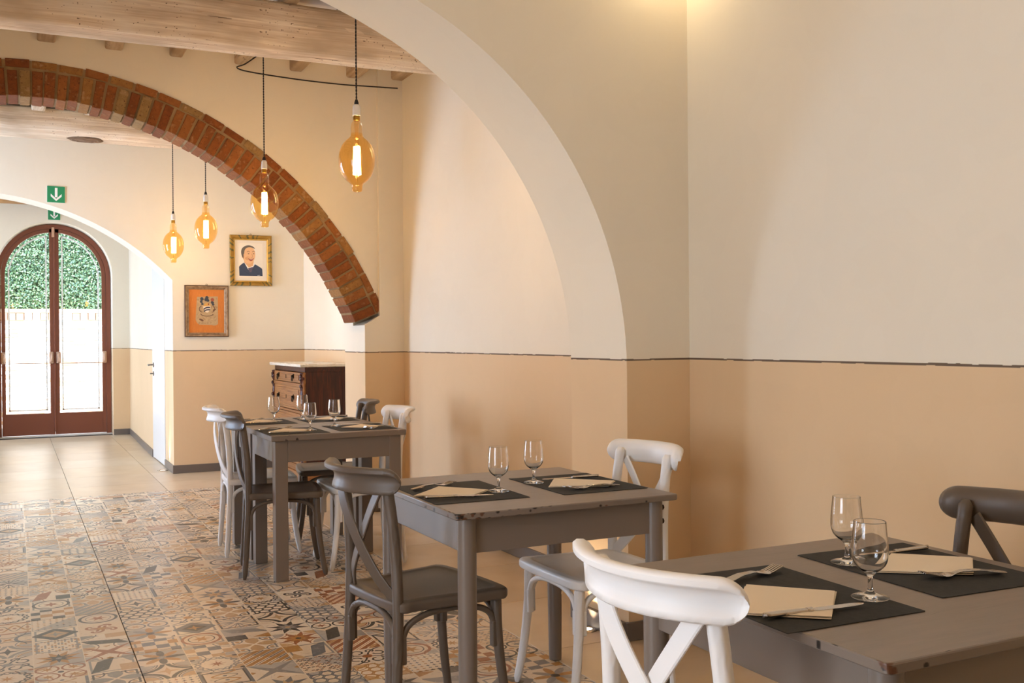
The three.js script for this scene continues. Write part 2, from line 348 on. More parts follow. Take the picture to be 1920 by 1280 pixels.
// ---------- floor ----------
struct('floor', box(-3.4, 3.0, -0.2, -0.006, -15.3, 3.2), new THREE.MeshStandardMaterial({ color: '#3f342b', roughness: 0.9 }));
const floorObj = scene.children[scene.children.length - 1];
const TX0 = 0.4325, TP = 0.7396, TZ0 = -4.336;
{
  const PAL = { ground: ['#dccab2', '#d8c4a9', '#e0d0ba', '#d5c3ad'], grey: '#8a8580', lgrey: '#aba49c', dark: '#38332c', slate: '#66696c', ochre: '#b27d38', rust: '#96592c', tan: '#bf9a6b' };
  const cols = () => { const s = [[PAL.grey, PAL.ochre, PAL.dark], [PAL.dark, PAL.rust, PAL.grey], [PAL.dark, PAL.grey, PAL.tan], [PAL.ochre, PAL.dark, PAL.grey], [PAL.slate, PAL.tan, PAL.ochre], [PAL.rust, PAL.ochre, PAL.dark], [PAL.slate, PAL.ochre, PAL.dark]]; return pick(s); };
  const S = 256;
  const sym4 = (c, f) => { for (let i = 0; i < 4; i++) { c.save(); c.translate(S / 2, S / 2); c.rotate(i * Math.PI / 2); f(c); c.restore(); } };
  const ell = (c, x, y, a, b, r, fill) => { c.fillStyle = fill; c.beginPath(); c.ellipse(x, y, a, b, r, 0, 7); c.fill(); };
  const ringc = (c, x, y, r, w, col) => { c.strokeStyle = col; c.lineWidth = w; c.beginPath(); c.arc(x, y, r, 0, 7); c.stroke(); };
  const star = (c, n, r1, r2, col, rot = 0, x = S / 2, y = S / 2) => { c.fillStyle = col; c.beginPath(); for (let i = 0; i < n * 2; i++) { const r = i % 2 ? r2 : r1, a = rot + i * Math.PI / n; c.lineTo(x + r * Math.cos(a), y + r * Math.sin(a)); } c.fill(); };
  const scroll = (c, k, w) => { c.lineWidth = w; c.lineCap = 'round'; c.beginPath(); for (let i = 0; i <= 40; i++) { const t = i / 40, a = t * 4.4 + 0.4, r = 8 + 62 * t * k; c.lineTo(40 + r * Math.cos(a), 46 + r * Math.sin(a)); } c.stroke(); };
  const P = [
    (c, a, b, d) => { ringc(c, 128, 128, 96, 16, a); ringc(c, 128, 128, 66, 6, d); star(c, 6, 52, 20, b); },
    (c, a, b, d) => { c.lineCap = 'round'; sym4(c, () => { c.strokeStyle = a; scroll(c, 1, 16); }); star(c, 8, 42, 16, b); },
    (c, a, b, d) => { for (const [x, y] of [[0, 0], [256, 0], [0, 256], [256, 256]]) { ringc(c, x, y, 118, 22, a); ringc(c, x, y, 84, 8, b); } star(c, 4, 60, 18, d); },
    (c, a, b, d) => { star(c, 8, 118, 52, a, Math.PI / 8); star(c, 8, 74, 30, b); ell(c, 128, 128, 15, 15, 0, d); },
    (c, a, b, d) => { for (let i = 0; i < 4; i++) for (let j = 0; j < 4; j++) if ((i + j) % 2) { c.fillStyle = pick([a, b]); c.fillRect(i * 64, j * 64, 64, 64); } },
    (c, a, b, d) => { c.strokeStyle = a; c.lineWidth = 26; for (let i = -256; i < 512; i += 66) { c.beginPath(); c.moveTo(i, 256); c.lineTo(i + 256, 0); c.stroke(); } c.strokeStyle = b; c.lineWidth = 5; for (let i = -223; i < 512; i += 66) { c.beginPath(); c.moveTo(i, 256); c.lineTo(i + 256, 0); c.stroke(); } },
    (c, a, b, d) => { c.fillStyle = a; c.beginPath(); c.moveTo(128, 8); c.lineTo(248, 128); c.lineTo(128, 248); c.lineTo(8, 128); c.fill(); c.fillStyle = d; c.beginPath(); c.moveTo(128, 60); c.lineTo(196, 128); c.lineTo(128, 196); c.lineTo(60, 128); c.fill(); star(c, 4, 46, 14, b); },
    (c, a, b, d) => { for (let i = 0; i < 8; i++) { const t = i * Math.PI / 4; ell(c, 128 + 62 * Math.cos(t), 128 + 62 * Math.sin(t), 50, 19, t, i % 2 ? a : b); } ell(c, 128, 128, 22, 22, 0, d); for (const [x, y] of [[0, 0], [256, 0], [0, 256], [256, 256]]) ell(c, x, y, 40, 40, 0, d); },
    (c, a, b, d) => { for (let i = 0; i < 8; i++) for (let j = 0; j < 8; j++) star(c, 4, 12, 5, pick([a, b, d]), 0.4 * (i % 2), 16 + i * 32, 16 + j * 32); },
    (c, a, b, d) => { c.strokeStyle = a; c.lineWidth = 7; for (let i = 0; i < 5; i++) for (let j = 0; j < 5; j++) { c.beginPath(); for (let k = 0; k <= 6; k++) { const t = k * Math.PI / 3; c.lineTo(i * 58 + (j % 2) * 29 + 30 * Math.sin(t), j * 52 + 30 * Math.cos(t)); } c.stroke(); } },
    (c, a, b, d) => { c.strokeStyle = d; c.lineWidth = 9; for (const s of [0, 1]) { c.beginPath(); for (let i = 0; i <= 60; i++) { const t = i / 60 * 6.283, r = 92 + (s ? 14 : -14) * Math.cos(t * 8); c.lineTo(128 + r * Math.cos(t), 128 + r * Math.sin(t)); } c.stroke(); } star(c, 8, 44, 14, b); sym4(c, () => ell(c, 105, 105, 16, 16, 0, a)); },
    (c, a, b, d) => { c.fillStyle = a; c.beginPath(); c.moveTo(0, 0); c.lineTo(128, 100); c.lineTo(256, 0); c.lineTo(156, 128); c.lineTo(256, 256); c.lineTo(128, 156); c.lineTo(0, 256); c.lineTo(100, 128); c.fill(); c.fillStyle = b; for (const [x, y] of [[128, 20], [236, 128], [128, 236], [20, 128]]) { c.beginPath(); c.moveTo(x - 18, y); c.lineTo(x, y - 18); c.lineTo(x + 18, y); c.lineTo(x, y + 18); c.fill(); } },
    (c, a, b, d) => { sym4(c, () => { c.fillStyle = b; c.beginPath(); c.moveTo(0, -10); c.bezierCurveTo(60, -60, 30, -110, 0, -124); c.bezierCurveTo(-30, -110, -60, -60, 0, -10); c.fill(); c.strokeStyle = a; c.lineWidth = 8; c.beginPath(); c.arc(92, -92, 46, 1.2, 3.8); c.stroke(); ell(c, 74, -74, 12, 12, 0, d); }); },
    (c, a, b, d) => { c.fillStyle = a; c.fillRect(0, 0, 256, 30); c.fillRect(0, 226, 256, 30); c.strokeStyle = b; c.lineWidth = 12; c.beginPath(); for (let i = 0; i <= 50; i++) c.lineTo(i * 5.12, 128 + 58 * Math.sin(i / 50 * 12.56)); c.stroke(); c.strokeStyle = d; c.lineWidth = 5; c.beginPath(); for (let i = 0; i <= 50; i++) c.lineTo(i * 5.12, 128 - 58 * Math.sin(i / 50 * 12.56)); c.stroke(); for (let i = 0; i < 4; i++) ell(c, 32 + i * 64, 128, 10, 10, 0, a); },
    (c, a, b, d) => { for (let i = 0; i < 16; i++) for (let j = 0; j < 12; j++) if (hash(i, j, 77) > 0.35) { c.fillStyle = hash(i, j, 78) > 0.5 ? a : b; c.fillRect(i * 16 + 2, j * 21 + 2 + (i % 2) * 9, 10, 15); } },
    (c, a, b, d) => { c.strokeStyle = a; c.lineWidth = 18; c.beginPath(); c.arc(0, 128, 90, -1.57, 1.57); c.stroke(); c.beginPath(); c.arc(256, 128, 90, 1.57, 4.71); c.stroke(); c.strokeStyle = d; c.lineWidth = 7; c.beginPath(); c.arc(128, 0, 90, 0, 3.15); c.stroke(); c.beginPath(); c.arc(128, 256, 90, 3.14, 6.3); c.stroke(); star(c, 4, 40, 12, b, 0.785); },
    (c, a, b, d) => { sym4(c, () => { c.strokeStyle = d; c.lineWidth = 7; for (let k = 0; k < 5; k++) { const t = -0.6 + k * 0.3; c.beginPath(); c.moveTo(0, -16); c.lineTo(110 * Math.sin(t), -112 * Math.cos(t)); c.stroke(); ell(c, 96 * Math.sin(t), -98 * Math.cos(t), 9, 9, 0, k % 2 ? a : d); } }); },
    (c, a, b, d) => { c.fillStyle = d; c.fillRect(0, 0, 120, 96); c.fillStyle = a; c.beginPath(); c.moveTo(60, 150); c.lineTo(250, 110); c.lineTo(200, 190); c.lineTo(20, 230); c.fill(); c.fillStyle = b; c.beginPath(); c.moveTo(256, 0); c.lineTo(256, 90); c.lineTo(150, 40); c.fill(); },
    (c, a, b, d) => { c.strokeStyle = a; c.lineWidth = 10; sym4(c, () => { c.beginPath(); c.moveTo(-120, -120); c.bezierCurveTo(-60, -110, -20, -70, -6, -8); c.stroke(); c.beginPath(); c.arc(-66, -34, 26, 0, 5); c.stroke(); c.beginPath(); c.arc(-34, -76, 18, 2, 7); c.stroke(); }); ell(c, 128, 128, 26, 26, 0.78, b); },
    (c, a, b, d) => { c.fillStyle = a; for (const [x, y, r] of [[70, 70, 50], [186, 70, 50], [70, 186, 50], [186, 186, 50]]) { ringc(c, x, y, r, 10, a); star(c, 6, 30, 13, b, 0, x, y); } ell(c, 128, 128, 14, 14, 0, d); },
  ];
  const slabTex = [];
  let order = [];
  for (let v = 0; v < 8; v++) slabTex.push(canvasTex(1024, 1024, (c) => {
    for (let i = 0; i < 4; i++) for (let j = 0; j < 4; j++) {
      if (!order.length) { order = P.map((_, k) => k); for (let k = order.length - 1; k > 0; k--) { const q = Math.floor(rnd() * (k + 1)); [order[k], order[q]] = [order[q], order[k]]; } }
      c.save(); c.translate(i * S, j * S); c.beginPath(); c.rect(0, 0, S, S); c.clip();
      c.fillStyle = pick(PAL.ground); c.fillRect(0, 0, S, S);
      const [a, b, d] = cols(), under = rnd(); c.globalAlpha = 0.96;
      if (under < 0.3) for (const [x, y] of [[0, 0], [S, 0], [0, S], [S, S]]) { ell(c, x, y, 70, 70, 0, pick([PAL.lgrey, PAL.tan])); ringc(c, x, y, 88, 7, a); }
      else if (under < 0.5) { c.fillStyle = PAL.lgrey; c.beginPath(); c.moveTo(0, 0); c.lineTo(S, S); c.lineTo(0, S); c.fill(); }
      else if (under < 0.75) { c.strokeStyle = pick([PAL.grey, PAL.tan, PAL.dark]); c.lineWidth = 12; c.strokeRect(20, 20, S - 40, S - 40); }
      c.translate(S / 2, S / 2); c.scale(1.12, 1.12); c.translate(-S / 2, -S / 2);
      P[order.pop()](c, a, b, d); c.setTransform(1, 0, 0, 1, i * S, j * S); c.globalAlpha = 1;
      for (let k = 0; k < 60; k++) { c.fillStyle = `rgba(${hash(k, i, j + v) > 0.5 ? '236,224,205' : '150,132,110'},0.18)`; c.beginPath(); c.ellipse(rnd() * S, rnd() * S, rr(2, 14), rr(2, 8), rnd() * 3, 0, 7); c.fill(); }
      c.strokeStyle = '#ddceb8'; c.lineWidth = 4; c.strokeRect(0, 0, S, S);
      c.restore();
    }
  }, false));
  const printed = slabTex.map((t) => new THREE.MeshPhysicalMaterial({ map: t, roughness: 0.32 }));
  const stone = dataTex(512, 512, (u, v) => { const n = fbm(u * 5, v * 5, 5, 5, 81, 5), s = noise(u * 2, v * 60, 2, 60, 84); return mixc(hex('#d9c7ae'), hex('#c2ab8d'), Math.min(1, n * 0.8 + s * 0.08)); });
  const plain = [0, 1, 2].map((i) => { const t = stone.clone(); t.offset.set(i * 0.37, i * 0.21); return new THREE.MeshPhysicalMaterial({ map: t, color: ['#ffffff', '#f7f4f0', '#fbf7f0'][i], roughness: 0.32 }); });
  const tileGeo = {};
  const tileBox = (w, d) => { // bevelled slab, uv stretched over the whole tile
    const k = w.toFixed(3) + '_' + d.toFixed(3);
    if (!tileGeo[k]) {
      const g = slab(w, d, 0.012, 0.002, 0.0016), p = g.attributes.position, uv = g.attributes.uv;
      for (let i = 0; i < p.count; i++) uv.setXY(i, p.getX(i) / TP + 0.5, p.getZ(i) / TP + 0.5);
      tileGeo[k] = g;
    }
    return tileGeo[k];
  };
  let last = -1;
  for (let j = -5; j <= 14; j++) for (let i = -4; i <= 3; i++) {
    const z1 = Math.min(TZ0 - (j - 1) * TP, 2.8), z0 = Math.max(TZ0 - j * TP, -15.05);
    const right = (z0 < -10.3) ? 1.44 : 2.66;
    const x0 = Math.max(TX0 + (i - 1) * TP, -2.9), x1 = Math.min(TX0 + i * TP, right);
    if (x1 - x0 < 0.03 || z1 - z0 < 0.03) continue;
    if (z1 > 2.0 && x1 < -1.5) continue;
    const cut = j === 7; // the printed carpet stops part way along this row
    const isPrint = i >= -1 && i <= 2 && j <= 6;
    const put = (za, zb, mat) => { const m = part('tile', tileBox(x1 - x0 - 0.0036, zb - za - 0.0036), mat, floorObj); m.position.set((x0 + x1) / 2, 0, (za + zb) / 2); return m; };
    if (isPrint || (cut && i >= -1 && i <= 2)) {
      let v = Math.floor(rnd() * 8); if (v === last) v = (v + 3) % 8; last = v;
      if (cut) { put(z1 - TP * 0.25, z1, printed[v]); put(z0, z1 - TP * 0.25, plain[(i + j + 30) % 3]); }
      else { const m = put(z0, z1, printed[v]); m.rotation.y = Math.floor(rnd() * 4) * Math.PI / 2; }
    } else put(z0, z1, plain[(i * 2 + j + 30) % 3]);
  }
}
// skirting
{
  const m = new THREE.MeshPhysicalMaterial({ color: '#6d6259', roughness: 0.4 });
  const h = 0.078;
  struct('baseboard_right', merge([rbox(XR - 0.012, XR + 0.02, 0, h, -3.54, 2.8, 0.003), rbox(XR - 0.012, XR + 0.02, 0, h, -7.09, -3.98, 0.003), rbox(2.638, 2.66, 0, h, -10.06, -7.59, 0.003)]), m);
  struct('baseboard_near_pier', merge([rbox(2.283, 2.63, 0, h, -3.56, -3.538, 0.003), rbox(2.262, 2.29, 0, h, -3.98, -3.55, 0.003).rotateY(0)]), m);
  struct('baseboard_brick_pier', merge([rbox(2.303, 2.63, 0, h, -7.09, -7.073, 0.003), rbox(2.303, 2.32, 0, h, -7.59, -7.08, 0.003)]), m);
  struct('baseboard_far', merge([rbox(1.363, 2.66, 0, h, FZ - 0.01, FZ + 0.012, 0.003), rbox(1.363, 1.38, 0, h, -10.648, FZ + 0.01, 0.003)]), m);
  struct('baseboard_end', merge([extrudePoly([[1.363, -11.63], [1.428, -14.69], [1.45, -14.69], [1.38, -11.63]], 0, h), rbox(1.225, 1.44, 0, h, EZ - 0.01, EZ + 0.012, 0.003)]), m);
}

// ---------- beams, joists, brick arch ----------
function roughBeam(x0, x1, y0, y1, z0, z1, s, rise = 0) { // hewn trunk along x
  const n = 60, pos = [], uv = [], idx = [], m = 20;
  const cy = (y0 + y1) / 2, cz = (z0 + z1) / 2, hy = (y1 - y0) / 2, hz = (z1 - z0) / 2;
  for (let i = 0; i <= n; i++) {
    const t = i / n, x = x0 + (x1 - x0) * t;
    for (let k = 0; k <= m; k++) {
      const a = k / m * 2 * Math.PI, q = 1 / Math.pow(Math.pow(Math.abs(Math.cos(a)), 5) + Math.pow(Math.abs(Math.sin(a)), 5), 0.2);
      const w = 1 + 0.05 * (fbm(t * 14, (k % m) / m * 5, 99, 5, s, 3) - 0.5);
      pos.push(x, cy + Math.sin(a) * q * hy * w + (Math.sin(a) < 0 ? rise * t * t : 0), cz + Math.cos(a) * q * hz * w);
      uv.push(x / 2.4, k / m * 1.4 / 1.2);
    }
  }
  for (let i = 0; i < n; i++) for (let k = 0; k < m; k++) { const a = i * (m + 1) + k; idx.push(a, a + 1, a + m + 1, a + 1, a + m + 2, a + m + 1); }
  const g = new THREE.BufferGeometry();
  g.setAttribute('position', new THREE.Float32BufferAttribute(pos, 3)); g.setAttribute('uv', new THREE.Float32BufferAttribute(uv, 2)); g.setIndex(idx); g.computeVertexNormals();
  return g;
}
struct('ceiling_beam', roughBeam(XL - 0.05, XR + 0.05, 2.912, 3.2, -6.0, -5.66, 5, 0.035), beamMat);
struct('ceiling_beam', roughBeam(XL - 0.05, 2.7, 3.02, 3.24, -9.65, -9.26, 9), beamMat);
struct('ceiling_beam', roughBeam(-3.1, 1.6, 3.06, 3.3, -14.6, -14.2, 12), new THREE.MeshStandardMaterial({ map: beamTex, color: '#d9b483', roughness: 0.9 }));
{
  const kn = new THREE.SphereGeometry(1, 28, 18), p = kn.attributes.position; // dark burl on the second beam
  for (let i = 0; i < p.count; i++) { const w = 1 + 0.35 * (fbm(p.getX(i) * 3 + 9, p.getY(i) * 3 + p.getZ(i) * 2 + 9, 99, 99, 4, 3) - 0.5); p.setXYZ(i, p.getX(i) * 0.15 * w, p.getY(i) * 0.026 * w, p.getZ(i) * 0.12 * w); }
  kn.computeVertexNormals();
  const b = part('burl', kn.translate(0.58, 3.026, -9.44), new THREE.MeshStandardMaterial({ map: beamTex, color: '#a08c7c', bumpMap: beamBump, bumpScale: 0.03, roughness: 0.95 }), scene.children.filter((o) => o.name.startsWith('ceiling_beam'))[1]);
}
const JX = [-1.9, -1.45, -1.0, -0.6, -0.2, 0.21, 0.615, 1.01, 1.44, 1.83, 2.25, 2.585];
JX.forEach((x, i) => {
  const w = rr(0.085, 0.11), y0 = 3.19 + rr(-0.008, 0.008);
  const g = rbox(x - w / 2, x + w / 2, y0, 3.3, -7.13, -3.95, 0.016, 3), p = g.attributes.position, uv = g.attributes.uv;
  for (let k = 0; k < p.count; k++) uv.setXY(k, p.getZ(k) / 2.4 + i * 0.13, (p.getX(k) + p.getY(k)) * 0.8 + i * 0.31);
  struct('ceiling_joist', g, joistMat);
  if (i % 1 === 0) { const g2 = g.clone().translate(0, 0, 0); const q = g2.attributes.position; for (let k = 0; k < q.count; k++) q.setZ(k, -7.36 + (q.getZ(k) + 7.13) * -0.86 + 0 * i); g2.index && g2.index.array.reverse(); const h = g2.index ? g2.toNonIndexed() : g2; h.computeVertexNormals(); struct('ceiling_joist', toCreasedNormals(h, 0.5), joistMat); }
});
{
  const arch = structGroup('brick_arch');
  const a0 = Math.atan2(1.393 - BC[1], 2.248 - BC[0]) * 180 / Math.PI;
  const mortarTex = dataTex(256, 256, (u, v) => mixc(hex('#ad9068'), hex('#876b45'), fbm(u * 12, v * 12, 12, 12, 101, 4)));
  const mortar = new THREE.MeshStandardMaterial({ map: mortarTex, roughness: 0.98, bumpMap: plasterBump, bumpScale: 0.006 });
  const ringShape = [...arc(BC[0], BC[1], RO - 0.004, a0, 180 - a0, 60), ...arc(BC[0], BC[1], RI + 0.008, a0, 180 - a0, 60).reverse()];
  part('mortar', toCreasedNormals(extrudeXY(ringShape, BZ + 0.002, BZ - 0.264), 0.4), mortar, arch);
  const brickTex = [['#a86c38', '#814a20'], ['#9d5c2a', '#703c18'], ['#ae7e44', '#875b2d'], ['#8f5024', '#683616'], ['#ab8856', '#82633a']].map(([a, b], i) => dataTex(128, 128, (u, v) => {
    const n = fbm(u * 6, v * 6, 6, 6, 120 + i, 4), p = noise(u * 40, v * 40, 40, 40, 140 + i); let c = mixc(hex(a), hex(b), n); if (p > 0.9) c = mixc(c, hex('#4a2413'), 0.7); if (n > 0.62) c = mixc(c, hex('#d7b58c'), (n - 0.62) * 2.2); return c;
  }));
  const brickMats = brickTex.map((t) => new THREE.MeshStandardMaterial({ map: t, roughness: 0.95, bumpMap: plasterBump, bumpScale: 0.004 }));
  const brick = (rA, rB, aC, dA, zf, zb, mat) => { // voussoir between two radii, about one angle, with worn corners
    const c = (r, a, z) => { const t = (aC + a) * Math.PI / 180; return V(BC[0] + r * Math.cos(t), BC[1] + r * Math.sin(t), z); };
    const e = 0.004, de = dA * 0.09, J = () => rr(-0.002, 0.002), pts = [];
    const rings = [[rA + e, rB - e, dA / 2 - de, zf], [rA, rB, dA / 2, zf - e], [rA, rB, dA / 2, zb]];
    const pos = [], uv = [], idx = [];
    rings.forEach(([r0, r1, h, z], i) => { for (const [r, a] of [[r0, -h], [r1, -h], [r1, h], [r0, h]]) { const p = c(r + (i ? J() : 0), a, z + (i < 2 ? J() : 0)); pos.push(p.x, p.y, p.z); uv.push(rr(0, 1), rr(0, 1)); } });
    const quad = (a, b, d, e2) => idx.push(a, b, d, a, d, e2);
    quad(0, 3, 2, 1);
    for (let i = 0; i < 2; i++) for (let k = 0; k < 4; k++) quad(i * 4 + k, i * 4 + (k + 1) % 4, (i + 1) * 4 + (k + 1) % 4, (i + 1) * 4 + k);
    quad(8, 9, 10, 11);
    const g = new THREE.BufferGeometry(); g.setAttribute('position', new THREE.Float32BufferAttribute(pos, 3)); g.setIndex(idx);
    const f = g.toNonIndexed(); const P = f.attributes.position, U = new Float32Array(P.count * 2), ou = rnd(), ov = rnd();
    for (let i = 0; i < P.count; i++) { U[i * 2] = ou + (P.getX(i) + P.getZ(i)) * 5; U[i * 2 + 1] = ov + (P.getY(i) + P.getZ(i)) * 5; }
    f.setAttribute('uv', new THREE.BufferAttribute(U, 2)); f.computeVertexNormals();
    return part('brick', f, mat, arch);
  };
  const span = 180 - 2 * a0, nv = 78;
  for (let i = 0; i < nv; i++) {
    const d = span / nv, a = a0 + d * (i + 0.5) + rr(-0.06, 0.06), w = d * rr(0.74, 0.86);
    brick(RI + rr(-0.003, 0.007), RO - 0.062 + rr(-0.01, 0.004), a, w, BZ + 0.012 + rr(-0.004, 0.007), BZ - 0.262, pick([brickMats[0], brickMats[1], brickMats[2], brickMats[3], brickMats[1], brickMats[4]]));
  }
  const no = 38;
  for (let i = 0; i < no; i++) { const d = span / no; brick(RO - 0.05, RO + rr(-0.004, 0.004), a0 + d * (i + 0.5), d * rr(0.86, 0.93), BZ + 0.012 + rr(-0.004, 0.005), BZ - 0.1, pick(brickMats)); }
}

// ---------- outside ----------
struct('ground', box(-8, 9, -0.35, -0.08, -19.2, -15.12), new THREE.MeshStandardMaterial({ color: '#cbbfae', roughness: 0.9 }));
{
  const w = structGroup('wall_courtyard'), WZ = -18.5;
  const mats = ['#e8dccd', '#efe6da', '#ece0d2', '#e9ddcc', '#b98a62', '#cda57e', '#c39870'].map((c) => new THREE.MeshStandardMaterial({ color: c, roughness: 0.95 }));
  part('mortar', box(-6, 7, -0.3, 1.8, WZ - 0.3, WZ - 0.012), new THREE.MeshStandardMaterial({ color: '#f2eee8', roughness: 0.95 }), w);
  const bg = rbox(-0.122, 0.122, -0.0275, 0.0275, -0.06, 0.06, 0.005, 1), cg = rbox(-0.055, 0.055, -0.06, 0.06, -0.17, 0.17, 0.008, 1);
  const rest = [];
  for (let r = 0; r < 24; r++) for (let k = -14; k < 17; k++) {
    const x = 0.6 + k * 0.256 + (r % 2) * 0.128, y = -0.05 + r * 0.068;
    if (Math.abs(x - 0.62) < 1.2) { const b = part('brick', bg, pick(mats), w); b.position.set(x, y, WZ - 0.06 + rr(0, 0.006)); } else rest.push(bg.clone().translate(x, y, WZ - 0.06));
  }
  for (let k = -30; k < 36; k++) { const x = 0.6 + k * 0.122; if (Math.abs(x - 0.62) < 1.2) { const b = part('brick', cg, pick([mats[4], mats[6], mats[5], mats[1]]), w); b.position.set(x, 1.69 + rr(-0.004, 0.004), WZ - 0.12); } else rest.push(cg.clone().translate(x, 1.69, WZ - 0.12)); }
  const f = part('brickwork', merge(rest), mats[1], w); f.userData.kind = 'stuff';
  part('coping', rbox(-6, 7, 1.755, 1.82, WZ - 0.33, WZ + 0.03, 0.01), new THREE.MeshStandardMaterial({ color: '#d8b896', roughness: 0.9 }), w);
}
{
  const h = thing('ivy_hedge', 'tall clipped green hedge growing above the sunlit courtyard wall outside', 'hedge', [0.6, 1.8, -19.15]);
  part('hedge_core', rbox(-6, 6, -1.9, 3.0, -0.45, 0.22, 0.1, 2), new THREE.MeshStandardMaterial({ color: '#3c5734', roughness: 1 }), h);
  const leaf = new THREE.BufferGeometry();
  leaf.setAttribute('position', new THREE.Float32BufferAttribute([0, -0.05, 0, 0.032, 0, 0.012, 0, 0.055, 0.004, -0.032, 0, 0.012, 0, 0, -0.004], 3));
  leaf.setIndex([0, 1, 4, 1, 2, 4, 2, 3, 4, 3, 0, 4]); leaf.computeVertexNormals();
  const N = 60000, im = new THREE.InstancedMesh(leaf, new THREE.MeshStandardMaterial({ color: '#ffffff', roughness: 0.6, side: THREE.DoubleSide }), N), q = new THREE.Object3D(), c = new THREE.Color();
  for (let i = 0; i < N; i++) {
    q.position.set(rr(-2.6, 2.6), rr(-0.02, 2.6), 0.26 + rr(-0.06, 0.12)); q.rotation.set(rr(-0.9, 0.9), rr(-0.9, 0.9), rr(0, 6.28)); q.scale.setScalar(rr(0.28, 0.5)); q.updateMatrix(); im.setMatrixAt(i, q.matrix);
    c.set(pick(['#4f6f45', '#628056', '#486843', '#74895f', '#5a7862', '#82946a'])); im.setColorAt(i, c);
  }
  im.name = 'foliage'; im.userData.kind = 'stuff'; im.castShadow = true; h.add(im);
}

// ---------- exit signs ----------
{
  const t = canvasTex(256, 256, (c) => {
    c.fillStyle = '#1f8a57'; c.fillRect(0, 0, 256, 256); c.fillStyle = '#f4efe9';
    c.fillRect(111, 24, 38, 150);
    c.beginPath(); c.moveTo(52, 118); c.lineTo(130, 196); c.lineTo(208, 118); c.lineTo(208, 160); c.lineTo(130, 232); c.lineTo(52, 160); c.fill();
  }, false);
  const face = new THREE.MeshStandardMaterial({ map: t, roughness: 0.5 }), edge = new THREE.MeshStandardMaterial({ color: '#e9ede9', roughness: 0.6 });
  const mk = (label, x, y, z, w) => { const g = thing('exit_sign', label, 'sign', [x, y, z], 0, 'green arrow exit signs'); part('backing', rbox(-w / 2, w / 2, -w / 2, w / 2, 0, 0.008, 0.001, 1), edge, g); part('arrow_face', new THREE.PlaneGeometry(w - 0.002, w - 0.002).translate(0, 0, 0.0086), face, g); return g; };
  mk('green square sign with white down arrow above the passage arch', 0.366, 2.616, FZ, 0.15).rotation.z = -0.012;
  mk('green arrow sign just above the arched glass door, half hidden by the passage arch', 0.508, 2.967, EZ, 0.15);
}

// ---------- pictures ----------
function frameGeo(w, h, prof) { // mitred frame from a profile of [inset, height]
  const pos = [], uv = [], idx = []; const C = [[-1, -1], [1, -1], [1, 1], [-1, 1]];
  for (let s = 0; s < 4; s++) for (const e of [s, (s + 1) % 4]) prof.forEach(([i, z], k) => { const [sx, sy] = C[e]; pos.push(sx * (w / 2 - i), sy * (h / 2 - i), z); uv.push((e === s ? 0 : 1) * (s % 2 ? h : w) * 3 + s * 0.3, k / (prof.length - 1)); });
  const n = prof.length;
  for (let s = 0; s < 4; s++) for (let k = 0; k < n - 1; k++) { const a = s * 2 * n + k, b = a + n; idx.push(a, b, a + 1, b, b + 1, a + 1); }
  const g = new THREE.BufferGeometry(); g.setAttribute('position', new THREE.Float32BufferAttribute(pos, 3)); g.setAttribute('uv', new THREE.Float32BufferAttribute(uv, 2)); g.setIndex(idx);
  const f = g.toNonIndexed(); f.computeVertexNormals(); return toCreasedNormals(f, 0.5);
}
